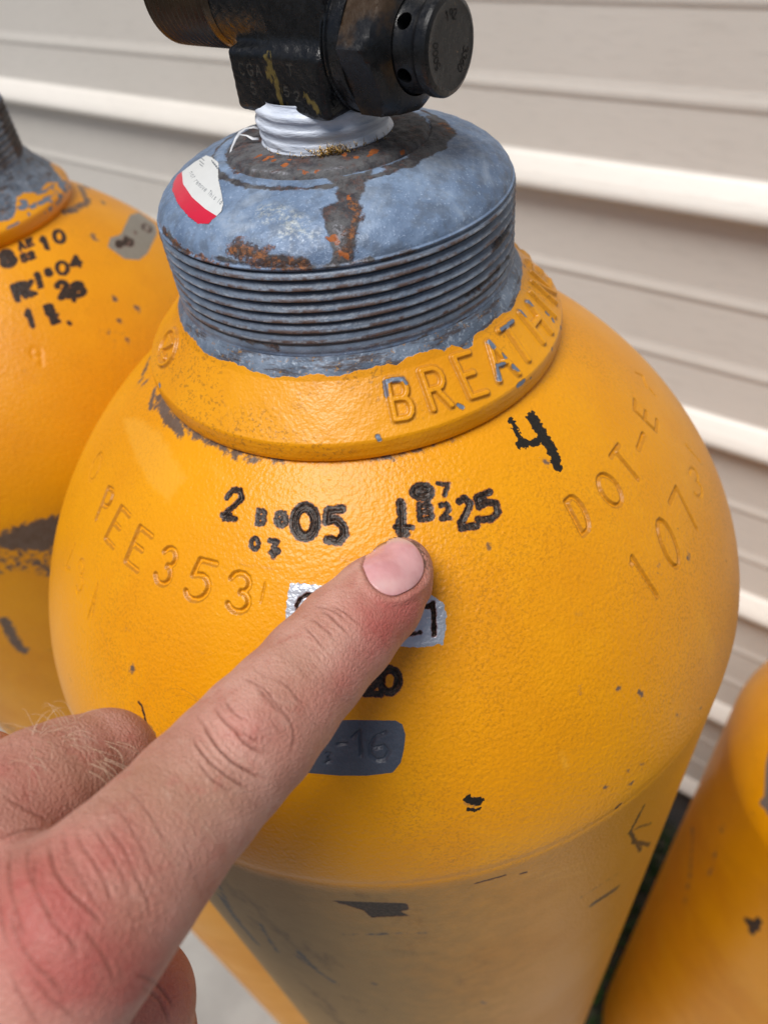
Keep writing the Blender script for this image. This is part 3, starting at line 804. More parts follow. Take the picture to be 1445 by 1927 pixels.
PITCH_T = .00246
def make_neck(center, parent, step, nth, full, mat):
    P = [(.0431, .1066), (.0432, .1072), (.0433, .1090), (.0434, .1265), (.0432, .1272), (.0430, .1276)]
    zz = .0136*np.sin(np.linspace(0.03, HPI, 60))
    cap = [(.0427*max(0, 1-(z/.0136)**2.0)**(1/1.95), .1270+z) for z in zz]
    cap = [p for p in cap if p[0] > .0248 and p[1] > .1277]
    zt = cap[-1][1]
    P += cap+[(.0243, zt+.0002), (.0239, zt-.0001), (.0236, zt-.0001), (.0233, zt+.0004), (.0229, zt+.0009), (.0221, zt+.0012), (.0208, zt+.0013), (.0190, zt+.0015), (.0172, zt+.0018), (.0150, zt+.0018), (.0120, zt+.0018)]
    g = Rev(resample(P, step), thetas(nth), center)
    for a_ in ('rust', 'brown', 'redrust', 'pale', 'white'): g.field(a_)
    Z, TH, S = g.Z[:, None], g.TH[None, :], g.S[:, None]
    # helical thread: sloped flanks, sharp undercut roots
    ph = (.1272-Z)/PITCH_T+(TH+HPI)/(2*math.pi)*.9+.06*np.sin(TH*3)*0
    fr = ph-np.floor(ph)
    prof_t = np.where(fr < .70, .5-.5*np.cos(np.pi*np.clip(fr/.70, 0, 1)), .5+.5*np.cos(np.pi*np.clip((fr-.70)/.30, 0, 1)))
    prof_t = np.clip(prof_t, 0, 1)**.8
    inz = np.clip((.1274-Z)/.0006, 0, 1)*np.clip((Z-.1073)/.0015, 0, 1)
    fade = np.clip((Z-.1065)/.010, .35, 1)
    nick_ = .00005*np.sin(TH*61+np.floor(ph)*2.1)*np.sin(TH*23+1)
    g.off += inz*(-(1-prof_t)*.00130*fade+nick_)
    g.a['thread'] = (inz+0*TH)/1000
    g.a['crest'] = ((prof_t*2-1)*inz)/1000
    if full:
        g.poly('brown', [(612, 335), (640, 333), (700, 320), (694, 338), (685, 345), (686, 360), (676, 372), (680, 400), (672, 425), (668, 470), (664, 498), (624, 502), (628, 470), (616, 440), (610, 412), (604, 394), (634, 378), (634, 352), (620, 342)])
        g.stroke('rust', [(662, 385), (675, 405), (668, 425)], 12); g.stroke('rust', [(655, 440), (658, 465), (645, 478)], 16); g.stroke('redrust', [(622, 450), (628, 444), (634, 456)], 9)
        g.stroke('redrust', [(655, 370), (657, 375)], 5); g.stroke('redrust', [(640, 478), (656, 486)], 7)
        g.stroke('white', [(632, 425), (645, 440), (640, 460)], 16)
        # border of rust along the bottom of the cap
        g.stroke('rust', [(440, 472), (452, 480), (470, 486), (500, 494), (540, 498), (572, 500)], 26); g.stroke('rust', [(446, 462), (466, 470), (500, 476)], 26); g.stroke('brown', [(440, 470), (500, 486), (572, 494)], 16)
        g.stroke('brown', [(308, 432), (330, 458), (352, 478)], 14); g.stroke('rust', [(312, 440), (345, 470), (390, 492), (430, 502)], 6)
        g.stroke('brown', [(405, 484), (440, 492), (560, 506), (640, 500), (700, 488)], 7)
        g.stroke('white', [(600, 502), (650, 499), (690, 490)], 5)
        g.stroke('pale', [(500, 400), (540, 405), (560, 430)], 40); g.stroke('pale', [(530, 440), (590, 445)], 22)
        # dirty ring round the boss
        q = [np.array([t, np.interp(zt-.0004, [g.Z[i] for i in range(len(g.Z)) if g.R[i] > .0245], [g.S[i] for i in range(len(g.Z)) if g.R[i] > .0245]), .17]) for t in np.linspace(-3*HPI, HPI, 120)]
        g.segs('brown', q, .0006)
        g.poly('brown', [(760, 300), (800, 262), (808, 235), (800, 216), (835, 226), (858, 252), (842, 270), (838, 282), (800, 300), (770, 318), (740, 322), (720, 318)])
        g.stroke('rust', [(833, 232), (846, 248)], 12); g.stroke('rust', [(436, 318), (446, 326)], 9)
        R_ = g.R[:, None]
        inner = np.clip((.0240-R_), -.004, .004)*np.where(Z > .13, 1, -1)
        g.a['brown'] = np.maximum(g.a['brown'], np.where(Z > .13, inner, -.004)+0*TH)
        for (x, y, w) in ((704, 286, 15), (694, 294, 9), (536, 312, 11), (515, 303, 8), (487, 295, 10), (500, 300, 7), (548, 298, 6), (545, 288, 4), (573, 326, 10), (595, 323, 7), (757, 288, 8), (760, 222, 6), (640, 286, 9), (670, 297, 7), (520, 294, 6), (560, 320, 6)):
            g.stroke('redrust', [(x, y), (x+2, y-1)], w)
        g.stroke('white', [(470, 318), (530, 327), (580, 326), (640, 316)], 3)
        # rust on the threads to the right
        for pts, w in (([(700, 672), (760, 655), (800, 635)], 16), ([(880, 560), (930, 520), (960, 480)], 9), ([(930, 470), (955, 440), (966, 410)], 8), ([(720, 490), (790, 470)], 6), ([(860, 610), (900, 590)], 8), ([(450, 640), (520, 655)], 6), ([(480, 672), (560, 685), (640, 684)], 9)):
            g.stroke('brown', pts, w)
        g.off += .00010*np.sin(TH*29)*np.sin(S*1300)*np.clip((Z-.128)/.001, 0, 1)
    else:
        g.a['brown'] = np.maximum(g.a['brown'], np.clip((.0015*np.sin(TH*6+1)+.0012*np.sin(TH*13)+.0004)+0*Z, -.004, .004)*(inz+0*TH)-.0002)
    o = g.build('threaded_neck', mat, parent)
    return o, g, zt

def sticker(neckg, center, parent):
    m = (neckg.Z > .1280) & (neckg.R > .0255)
    Pn = np.stack([neckg.R[m]+.00010*neckg.NR[m], neckg.Z[m]+.00010*neckg.NZ[m]], -1)
    g = Rev(resample(Pn, .00016), np.linspace(-3*HPI+.9, -HPI-.25, 520), center, closed=False)
    out = [(389.6, 292), (400, 296), (414.5, 307), (412, 322), (413, 339.5), (418, 362), (421.5, 384), (418, 398), (407, 409), (392, 423), (372, 423), (352, 407), (333.6, 384), (323.6, 359), (326, 344.5), (334, 330), (345, 322), (367, 305)]
    g.poly('edge', out, 6, 2e-3)
    g.poly('white', [(389.6, 286), (420, 300), (418, 339.5), (424, 362), (428, 384), (422, 402), (408, 407), (387, 394), (362, 372), (345, 347), (343, 325), (345, 315), (367, 300)], 6, 4e-3)
    I = 'ink'; g.field(I)
    base = [np.array(p, float) for p in ((356, 326), (361, 336), (368, 346), (377, 354), (387, 363), (396, 371), (405, 378), (414, 385), (421, 390))]
    txt = 'REMOVE THI'
    small = {'r': [[(0, 1), (0, .35)], [(0, .5), (.3, .35), (.7, .35)]], 'e': [[(0, .65), (.9, .65), (.8, .4), (.4, .3), (.05, .5), (.1, .85), (.5, 1), (.9, .9)]], 'm': [[(0, 1), (0, .35)], [(0, .45), (.3, .35), (.5, .5), (.5, 1)], [(.5, .45), (.8, .35), (1, .5), (1, 1)]],
             'o': [ARC(.5, .67, .45, .33, 0, 360, 9)], 'v': [[(0, .35), (.45, 1), (.9, .35)]], 'T': GLYPH['T'], 'h': [[(0, 0), (0, 1)], [(0, .5), (.4, .35), (.8, .5), (.8, 1)]], 'i': [[(.4, .35), (.4, 1)], [(.4, .1), (.4, .15)]], 's': [[(.8, .4), (.3, .33), (.1, .5), (.8, .8), (.6, 1), (0, .95)]], 'l': [[(.4, 0), (.4, 1)]], 'a': [ARC(.4, .67, .4, .33, 0, 360, 9), [(.8, .35), (.8, 1)]], 't': [[(.4, .1), (.4, 1)], [(0, .38), (.8, .38)]], 'n': [[(0, 1), (0, .35)], [(0, .5), (.4, .35), (.8, .5), (.8, 1)]], 'd': [ARC(.4, .67, .4, .33, 0, 360, 9), [(.8, 0), (.8, 1)]], 'u': [[(0, .35), (0, .9), (.4, 1), (.8, .85)], [(.8, .35), (.8, 1)]]}
    B_ = np.array(base); L_ = np.concatenate([[0], np.cumsum(np.hypot(*np.diff(B_, axis=0).T))])
    def put(text, off, x0, wid, hgt, gap):
        x = x0
        for ch in text:
            if ch == ' ': x += gap*.8; continue
            c = np.array([np.interp(x, L_, B_[:, 0]), np.interp(x, L_, B_[:, 1])])
            e = np.array([np.interp(x+3, L_, B_[:, 0]), np.interp(x+3, L_, B_[:, 1])])-c
            e = e/max(np.hypot(*e), 1e-6); nrm = np.array([e[1], -e[0]])
            for pl in small.get(ch, []):
                g.stroke(I, [c+nrm*(off+hgt*(1-y))+e*wid*x_ for x_, y in pl], 1.35, 4, 8e-4)
            x += gap
    put('not remove This la', 0, 0, 3.4, 9.5, 5.0)
    for p in (((378, 297), (385, 303)), ((376, 303), (384, 310)), ((376, 309), (382, 314))): g.stroke(I, p, 1.6, 4)
    for i in range(5): g.stroke(I, [(399+i*3.1, 302+i*3.4), (401.5+i*2.6, 308+i*3.6)], 1.8, 4)
    n = NT('printed_paper_sticker')
    c = n.mix(n.mask('white', .05, 300, .04), n.mix(n.noise(200, 3), (.50, .008, .03), (.66, .02, .06)), n.mix(n.noise(300, 3), (.60, .62, .62), (.70, .72, .72)))
    c = n.mix(n.math('MULTIPLY', n.mask('ink', .03, 2000, .04), .9), c, (.03, .05, .08))
    c = n.mix(n.math('SUBTRACT', 1.0, n.ramp(n.attr('edge'), .03, .2)), c, (.16, .15, .14))
    n.set(Base_Color=c, Roughness=.32)
    A = g.a['edge']; jag = .00018*np.sin(g.TH*900)[None, :]*np.sin(g.S*9000)[:, None]
    return g.build('sticker', n.m, parent, keep=(A+jag) > 0)

def tape(zt, parent):
    zt += .0016; zz = np.linspace(zt-.0003, .1492, 60); th = np.linspace(0, 2*math.pi, 181)[:-1]
    T_, Z_ = np.meshgrid(th, zz)
    u = (Z_-zt)/(.1492-zt)
    r = .0143+.0009*np.sin(np.clip(u, 0, 1)*math.pi*.9)+.00022*np.sign(np.sin(2*math.pi*(Z_/.0029+T_/(2*math.pi))))*np.abs(np.sin(2*math.pi*(Z_/.0029+T_/(2*math.pi))))**.5+.00008*np.sin(T_*3+Z_*600)+.00004*np.sin(T_*13+Z_*2500)
    r = r-.0008*np.clip((u-.8)/.2, 0, 1)
    r += .0010*np.exp(-((Z_-zt)/.0009)**2)
    V = np.stack([r*np.cos(T_), r*np.sin(T_), Z_], -1).reshape(-1, 3)
    nc = len(th); i = np.arange(len(zz)-1)[:, None]*nc; j = np.arange(nc)[None, :]; k = (j+1) % nc
    return mesh_np('thread_tape', V, np.stack([i+j, i+k, i+nc+k, i+nc+j], -1).reshape(-1, 4), M_TAPE, parent)

def ribbon(name, pts, width, mat, parent, thick=.00006):
    """thin strip with real thickness along 3-D points"""
    P = np.array(pts); n = len(P); V = []; F = []
    T = np.gradient(P, axis=0); T /= np.linalg.norm(T, axis=1)[:, None]
    for i in range(n):
        side = np.cross(T[i], [.2, -.3, .93]); side /= np.linalg.norm(side); nn = np.cross(side, T[i])
        w = width*(1-.5*(i/(n-1))**2)*(.8+.2*math.sin(i*2.3))
        for a, b in ((-1, -1), (1, -1), (1, 1), (-1, 1)): V.append(P[i]+side*w*a/2+nn*thick*b/2)
    for i in range(n-1):
        for k in range(4): F.append((i*4+k, i*4+(k+1) % 4, i*4+4+(k+1) % 4, i*4+4+k))
    F += [(3, 2, 1, 0), (n*4-4, n*4-3, n*4-2, n*4-1)]
    return mesh_np(name, V, F, mat, parent)

# ---------------------------------------------------------------- implicit surfaces
def smin(a, b, k):
    h = np.clip(.5+.5*(b-a)/k, 0, 1)
    return b*(1-h)+a*h-k*h*(1-h)
def round_cone(P, a, b, ra, rb):
    ba = b-a; l2 = ba @ ba
    t = np.clip(((P-a) @ ba)/l2, 0, 1)
    return np.linalg.norm(P-a-t[..., None]*ba, axis=-1)-(ra+(rb-ra)*t)
def surface_nets(fun, lo, hi, h, newton=2):
    lo = np.array(lo, float); n = np.ceil((np.array(hi)-lo)/h).astype(int)+1
    ax = [lo[i]+h*np.arange(n[i]) for i in range(3)]
    V = np.empty(n, np.float32)
    for i in range(n[0]):
        Y, Z = np.meshgrid(ax[1], ax[2], indexing='ij')
        V[i] = fun(np.stack([np.full_like(Y, ax[0][i]), Y, Z], -1))
    ins = V < 0
    c = np.zeros(np.array(n)-1, np.int8)
    for dx in (0, 1):
        for dy in (0, 1):
            for dz in (0, 1): c += ins[dx:n[0]-1+dx, dy:n[1]-1+dy, dz:n[2]-1+dz]
    cell = (c > 0) & (c < 8)
    ids = np.full(cell.shape, -1, np.int64); idx = np.argwhere(cell); ids[cell] = np.arange(len(idx))
    acc = np.zeros((len(idx), 3)); cnt = np.zeros(len(idx))
    for a in range(3):
        o1, o2 = [(1, 2), (0, 2), (0, 1)][a]
        for p in (0, 1):
            for q in (0, 1):
                s0 = idx.copy(); s0[:, o1] += p; s0[:, o2] += q; s1 = s0.copy(); s1[:, a] += 1
                v0 = V[tuple(s0.T)]; v1 = V[tuple(s1.T)]; m = (v0 < 0) != (v1 < 0)
                t = np.where(m, v0/(v0-v1+1e-20), 0); P = s0.astype(float); P[:, a] += t
                acc[m] += P[m]; cnt[m] += 1
    P = lo+h*acc/cnt[:, None]
    F = []
    for a in range(3):
        o1, o2 = [(1, 2), (2, 0), (0, 1)][a]
        sl0 = [slice(None)]*3; sl1 = [slice(None)]*3; sl0[a] = slice(0, n[a]-1); sl1[a] = slice(1, n[a])
        m = ins[tuple(sl0)] != ins[tuple(sl1)]
        e = np.argwhere(m); ok = (e[:, o1] > 0) & (e[:, o2] > 0) & (e[:, o1] < n[o1]-1) & (e[:, o2] < n[o2]-1)
        e = e[ok]; q = []
        for d1, d2 in ((-1, -1), (0, -1), (0, 0), (-1, 0)):
            x = e.copy(); x[:, o1] += d1; x[:, o2] += d2; q.append(ids[tuple(x.T)])
        q = np.stack(q, -1); fl = ~ins[tuple(e.T)]
        q[fl] = q[fl][:, ::-1]; F.append(q)
    F = np.concatenate(F)
    for _ in range(newton): P = project(fun, P, h)
    return P, F
def project(fun, P, h):
    e = h*.25; g = np.stack([fun(P+np.eye(3)[i]*e)-fun(P-np.eye(3)[i]*e) for i in range(3)], -1)/(2*e)
    f = fun(P); return P-g*(f/np.maximum((g*g).sum(-1), .2))[:, None]*.9
def subdivide(P, F):
    E = np.sort(np.stack([F, np.roll(F, -1, 1)], -1).reshape(-1, 2), 1)
    u, inv = np.unique(E[:, 0]*len(P)+E[:, 1], return_inverse=True)
    A, B = u//len(P), u % len(P); mid = (P[A]+P[B])/2; cen = P[F].mean(1)
    e = inv.reshape(-1, 4)+len(P); c = len(P)+len(mid)+np.arange(len(F))
    Q = np.stack([np.stack([F[:, k], e[:, k], c, e[:, (k-1) % 4]], -1) for k in range(4)], 1).reshape(-1, 4)
    return np.concatenate([P, mid, cen]), Q
def vnormals(P, F):
    d = np.cross(P[F[:, 2]]-P[F[:, 0]], P[F[:, 3]]-P[F[:, 1]])
    N = np.zeros_like(P)
    for k in range(4): np.add.at(N, F[:, k], d)
    return N/np.maximum(np.linalg.norm(N, axis=1), 1e-20)[:, None]

# ---------------------------------------------------------------- valve (built in its own frame: x = towards the safety plug, y = away, z = up)
def valve_material(name, kind):
    n = NT(name)
    a = n.noise(90, 4, .65); f = n.noise(700, 3, .65)
    c = n.mix(n.ramp(a, .4, .65), (.006, .007, .009), (.015, .0155, .017))
    c = n.mix(n.math('MULTIPLY', n.ramp(n.noise(160, 5, .75), .60, .72), .4), c, (.040, .042, .046))
    if kind == 'thread': c = n.mix(n.ramp(a, .3, .7), (.022, .015, .009), (.050, .034, .019))
    if kind == 'hex':
        c = n.mix(n.math('MULTIPLY', n.ramp(n.noise(110, 4, .6), .44, .60), .9), c, (.055, .031, .013))
    n1 = n.ramp(n.noise(260, 3, .75), .735, .76)
    c = n.mix(n.math('MULTIPLY', n1, .8), c, (.30, .17, .07))
    if kind == 'body':
        c = n.mix(n.math('MULTIPLY', n.mask('scrape', 2.2, 900, .25, 3, n.scaled((1, 1, .35))), .85), c, n.mix(n.noise(900, 2), (.05, .04, .012), (.30, .22, .06)))
        c = n.mix(n.math('MULTIPLY', n.mask('stamp', .05, 1500, .06), .35), c, (.16, .15, .13))
    n.set(Base_Color=c, Roughness=n.ramp(f, .3, .7, .24, .44), Metallic=.25)
    n.p.inputs['Specular IOR Level'].default_value = .6
    n.set(Normal=n.bump(n.math('ADD', f, n.math('MULTIPLY', n.noise(1800, 2, .6), .4)), .00022 if kind == 'body' else .0001, .8))
    return n.m
M_VBODY, M_VHEX, M_VTHR = valve_material('black_oxide_casting', 'body'), valve_material('worn_brown_hexagon', 'hex'), valve_material('brown_outlet_thread', 'thread')
M_VPLAIN = valve_material('black_oxide_turned_steel', 'plain')
M_HOLE = simple('dark_bore', (.003, .003, .003), (.006, .006, .006), 100, .8)

def valve_body_fun(P):
    x, y, z = P[..., 0], P[..., 1], P[..., 2]
    def rbox(cx, cy, cz, hx, hy, hz, r):
        q = np.stack([np.abs(x-cx)-hx+r, np.abs(y-cy)-hy+r, np.abs(z-cz)-hz+r], -1)
        return np.linalg.norm(np.maximum(q, 0), axis=-1)+np.minimum(q.max(-1), 0)-r
    # block: a little narrower towards the foot
    k = 1-(z-.155)*6.0*0
    d = rbox(.0002, -.0004, .1528, .0136, .0128, .0062, .0016)
    h = np.maximum(np.hypot(y, z-.1665)-.0112, np.abs(x+.002)-.0165)
    p = np.maximum(np.hypot(y, z-.1585)-.0112, np.abs(x-.008)-.0075)
    v = np.maximum(np.hypot(x, y)-.0105, np.abs(z-.175)-.0145)
    s = smin(smin(h, v, .004), p, .003)
    return smin(d, s, .0028)
def ring_mesh(prof, n, flats=None, axis_z=.1585, rot=0.0):
    """prof: (x, radius) pairs round the x axis; flats: set of indices to be hexagonal"""
    V = []; th = np.linspace(0, 2*math.pi, n+1)[:-1]
    for i, (x, r) in enumerate(prof):
        if flats and i in flats:
            a = (th+rot) % (math.pi/3)-math.pi/6; rr = np.minimum(r*math.cos(math.pi/6)/np.cos(a)*1.0, flats[i])
        else: rr = np.full(n, r)
        for t, q in zip(th, rr): V.append((x, q*math.cos(t), axis_z+q*math.sin(t)))
    F = [(i*n+j, i*n+(j+1) % n, (i+1)*n+(j+1) % n, (i+1)*n+j) for i in range(len(prof)-1) for j in range(n)]
    return V, F
def shade_auto(o, deg=35):
    me = o.data
    import bmesh
    bm = bmesh.new(); bm.from_mesh(me); bm.normal_update()
    for e in bm.edges: e.smooth = not (len(e.link_faces) == 2 and e.calc_face_angle(0) > rad(deg))
    bmesh.ops.recalc_face_normals(bm, faces=bm.faces)
    bm.to_mesh(me); bm.free()

def make_valve(parent):
    P, F = surface_nets(valve_body_fun, (-.0215, -.0160, .1445), (.0185, .0160, .1915), .0007)
    P, F = subdivide(P, F); P = project(valve_body_fun, P, .0005)
    N = vnormals(P, F)
    front = (N[:, 1] < -.85) & (P[:, 1] < -.0125)
    # stamped letters on the front face (x to the right, z up)
    st = np.full(len(P), -4e-3); sc = np.full(len(P), -4e-3)
    def seg(A, a, b, w, arr):
        a, b = np.array(a), np.array(b); q = P[:, [0, 2]]; ab = b-a; t = np.clip(((q-a) @ ab)/(ab @ ab+1e-12), 0, 1)
        d = w-np.linalg.norm(q-a-t[:, None]*ab, axis=1); arr[:] = np.where(front, np.maximum(arr, d), arr)
    def word(txt, x, z, w, h, lead):
        for ch in txt:
            for pl in GLYPH[ch]:
                for i in range(len(pl)-1): seg(0, (x+pl[i][0]*w, z-pl[i][1]*h), (x+pl[i+1][0]*w, z-pl[i+1][1]*h), .00016, st)
            x += lead
    word('CGA', -.0102, .1562, .0017, .0022, .0025); word('5', -.0078, .1526, .0016, .0022, .0025)
    word('T', .0042, .1568, .0016, .0020, .0025); word('5', .0022, .1526, .0014, .0018, .0022); word('2', .0050, .1520, .0014, .0018, .0022)
    seg(0, (-.0010, .1580), (.0012, .1490), .0007, sc); seg(0, (-.0016, .1560), (.0006, .1510), .0005, sc)
    seg(0, (.0085, .1512), (.0112, .1490), .0004, sc)
    P = P-N*(.00012*np.clip((st+.0001)/.0002, 0, 1))[:, None]
    P += N*(.00007*np.sin(P[:, 0]*2100+3*np.sin(P[:, 2]*900))*np.sin(P[:, 2]*1900)*np.sin(P[:, 1]*1700+1))[:, None]
    body = mesh_np('valve_body', P, F, M_VBODY, parent, {'stamp': st*1000, 'scrape': sc*1000})
    body.location = (0, 0, 0)
    body.rotation_euler = (0, 0, rad(-43.8))
    # threaded outlet
    n = 72; V = []; m = 150
    th = np.linspace(0, 2*math.pi, n+1)[:-1]
    for i in range(m):
        x = -.0175-.0225*i/(m-1); 
        w = np.clip((i-12)/10, 0, 1)*np.clip((m-5-i)/8, 0, 1)
        ph = (x/.0018+th/(2*math.pi)) % 1
        r = .0113-w*.00065*np.abs(ph-.5)*2-(.0006 if i > m-6 else 0)
        for t, q in zip(th, r if hasattr(r, '__len__') else [r]*n): V.append((x, q*math.cos(t), .1665+q*math.sin(t)))
    F = [(i*n+j, (i+1)*n+j, (i+1)*n+(j+1) % n, i*n+(j+1) % n) for i in range(m-1) for j in range(n)]
    o = mesh_np('outlet', V, F, M_VTHR, body)
    V, F = ring_mesh([(-.0400, .0107), (-.0402, .0098), (-.0396, .0080), (-.031, .0078), (-.029, .0020), (-.029, .0001)], 48, None, .1665)
    b_ = mesh_np('outlet_bore', V, F, M_HOLE, body); shade_auto(b_)
    # safety plug: washer ring, hexagon, dome
    V, F = ring_mesh([(.0128, .0112), (.0134, .0126), (.0139, .0128), (.0141, .0124), (.0144, .0124), (.0146, .0129), (.0150, .0130), (.0152, .0126), (.0155, .0127), (.0160, .0128), (.0182, .0128), (.0185, .0125), (.0186, .0100)], 96)
    w_ = mesh_np('washer', V, F, M_VBODY, body, {'stamp': np.full(len(V), -4.), 'scrape': np.full(len(V), -4.)}); shade_auto(w_, 30)
    c0 = .0139
    pf = [(.0183, c0), (.0185, c0), (.0187, c0), (.0240, c0), (.0248, c0), (.0257, c0), (.0266, c0), (.0272, .0104), (.0276, .0096), (.0280, .0088)]
    fl = {0: .0124, 1: .0130, 2: .0139, 3: .0139, 4: .0133, 5: .0125, 6: .0114}
    V, F = ring_mesh(pf, 180, fl, .1585, rad(8))
    h_ = mesh_np('hex_nut', V, F, M_VHEX, body); shade_auto(h_, 24)
    # vented cap: bored through with holes, so cut by a boolean
    V, F = ring_mesh([(.0252, .0070), (.0252, .0088), (.0270, .0087), (.0285, .0083), (.0318, .0081), (.0326, .00825), (.0331, .00865), (.0346, .00865), (.0352, .0083), (.0355, .0077), (.0356, .0074), (.0355, .0071), (.0355, .0058), (.0355, .0001)], 96)
    m_ = len(V); V.append((.0262, 0, .1585)); F += [(m_-0, (j+1) % 96, j, j) for j in range(0)]
    F = [f for f in F]
    cap = mesh_np('vent_cap', V[:-1], F, M_VPLAIN, body)
    import bmesh
    bm = bmesh.new(); bm.from_mesh(cap.data)
    bmesh.ops.remove_doubles(bm, verts=bm.verts, dist=1e-5)
    bmesh.ops.holes_fill(bm, edges=[e for e in bm.edges if e.is_boundary], sides=0)
    bmesh.ops.recalc_face_normals(bm, faces=bm.faces)
    bm.to_mesh(cap.data)
    bm.clear()
    cut = bpy.data.meshes.new('cut')
    for a in (rad(205), rad(262), rad(318), rad(22), rad(80), rad(140)):
        M = Matrix.Translation((.0297, 0, .1585)) @ Matrix.Rotation(a, 4, 'X') @ Matrix.Translation((0, .0082, 0)) @ Matrix.Rotation(HPI, 4, 'X')
        bmesh.ops.create_cone(bm, cap_ends=True, segments=28, radius1=.00155, radius2=.00155, depth=.0064, matrix=M)
    bm.to_mesh(cut); bm.free()
    co = bpy.data.objects.new('cut', cut); COL.objects.link(co); co.parent = body
    bpy.context.view_layer.update()
    mod = cap.modifiers.new('b', 'BOOLEAN'); mod.object = co; mod.operation = 'DIFFERENCE'; mod.solver = 'EXACT'
    dg = bpy.context.evaluated_depsgraph_get()
    me2 = bpy.data.meshes.new_from_object(cap.evaluated_get(dg))
    cap.modifiers.clear(); cap.data = me2
    if not me2.materials: me2.materials.append(M_VPLAIN)
    bpy.data.objects.remove(co)
    shade_auto(cap, 30)
    # shallow stamped lettering on washer and cap end
    for i, ch in enumerate('EKC'):
        a0 = rad(196+i*15.5)-rad(8)
        V = []; F = []
        for pl in GLYPH[ch]:
            for i2 in range(len(pl)-1):
                (x1, y1), (x2, y2) = pl[i2], pl[i2+1]
                def pt(x_, y_, dx, dy): 
                    a = a0-(x_-.5)*.17*-1+dx; X = .0178-y_*.0014*1.0+dy; return (X, .01284*math.cos(a), .1585+.01284*math.sin(a))
                L = math.hypot(x2-x1, y2-y1)+1e-9; nx, ny = -(y2-y1)/L, (x2-x1)/L
                b0 = len(V); V += [pt(x1, y1, nx*.012, ny*.00012), pt(x1, y1, -nx*.012, -ny*.00012), pt(x2, y2, -nx*.012, -ny*.00012), pt(x2, y2, nx*.012, ny*.00012)]; F.append((b0, b0+1, b0+2, b0+3))
        mesh_np('letter', V, F, M_HOLE, w_)
    rings = []
    V = []; F = []
    def flat(pts, w):
        for (x1, y1), (x2, y2) in zip(pts[:-1], pts[1:]):
            L = math.hypot(x2-x1, y2-y1)+1e-9; nx, ny = -(y2-y1)/L*w, (x2-x1)/L*w
            b0 = len(V)
            for (a, b) in ((x1+nx, y1+ny), (x1-nx, y1-ny), (x2-nx, y2-ny), (x2+nx, y2+ny)): V.append((.03556, a*.9, .1585+b*.9))
            F.append((b0, b0+1, b0+2, b0+3))
    def arcword(txt, a0, da, r, hgt, w):
        for i, ch in enumerate(txt):
            a = rad(a0+i*da); c_, s_ = math.cos(a), math.sin(a)
            for pl in GLYPH[ch]:
                flat([((r+hgt*(.5-y))*c_-(-(x-.5))*hgt*.6*-s_*-1, (r+hgt*(.5-y))*s_+(-(x-.5))*hgt*.6*c_) for x, y in pl], w)
    arcword('3360', -18, -13, .0057, .0018, .00013)
    arcword('192', 100, -14, .0057, .0018, .00013)
    arcword('5000', 205, -13, .0057, .0016, .00012)
    mesh_np('stamped_lettering', V, F, M_HOLE, cap)
    return body

def copy_tree(o, parent):
    c = o.copy(); COL.objects.link(c); c.parent = parent
    for ch in list(o.children): copy_tree(ch, c)
    return c

GRP = 'yellow breathing air cylinders standing by the house wall'
cyl = empty('air_cylinder', (0, 0, 0), 'yellow air cylinder in front, finger pointing at its stamped dates, BREATHING on its collar', 'gas cylinder', GRP)
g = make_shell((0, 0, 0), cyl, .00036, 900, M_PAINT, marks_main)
g.build('shell', M_PAINT, cyl)
del g
make_collar((0, 0, 0), cyl, .00018, 760, True, M_COLLAR)
neck, ng, ZT = make_neck((0, 0, 0), cyl, .00016, 700, True, M_GALV)
sticker(ng, (0, 0, 0), cyl)
tp_ = tape(ZT, cyl)
rp = [at(488, 243, .169), at(478, 240, .1695), at(462, 243, .1695), at(452, 250, .169), at(444, 262, .1685), at(436, 280, .168), at(431, 300, .1675)]
rb_ = ribbon('tape_end', rp, .0009, M_FILM, tp_)
rp = [at(487, 262, .1675), at(476, 262, .1672), at(465, 256, .1675), at(452, 254, .168)]
ribbon('tape_end', rp, .0011, M_FILM, tp_)
# brass filings caught at the foot of the tape
V = []; F = []
for i in range(240):
    a = rng.normal(-HPI+.05, .16) if i < 200 else rng.uniform(-HPI-1.2, -HPI+1.2)
    r_ = .0152+rng.uniform(0, .0016); z_ = ZT+.0017+rng.uniform(-.0002, .0014)*(1.0 if i < 200 else .3)
    p = np.array([r_*math.cos(a), r_*math.sin(a), z_]); d = rng.normal(size=3); d[2] = abs(d[2])+.8; d /= np.linalg.norm(d)
    s_ = np.cross(d, rng.normal(size=3)); s_ /= np.linalg.norm(s_); t_ = np.cross(d, s_); L = rng.uniform(.0006, .0020); w = rng.uniform(.00006, .00016)
    b0 = len(V); V += [p+s_*w, p-s_*w, p+t_*w, p+d*L]; F += [(b0, b0+1, b0+3), (b0+1, b0+2, b0+3), (b0+2, b0, b0+3), (b0, b0+2, b0+1)]
fl = mesh_np('brass_filings', V, np.array(F), M_BRASSY, tp_); fl['kind'] = 'stuff'
valve = make_valve(cyl)

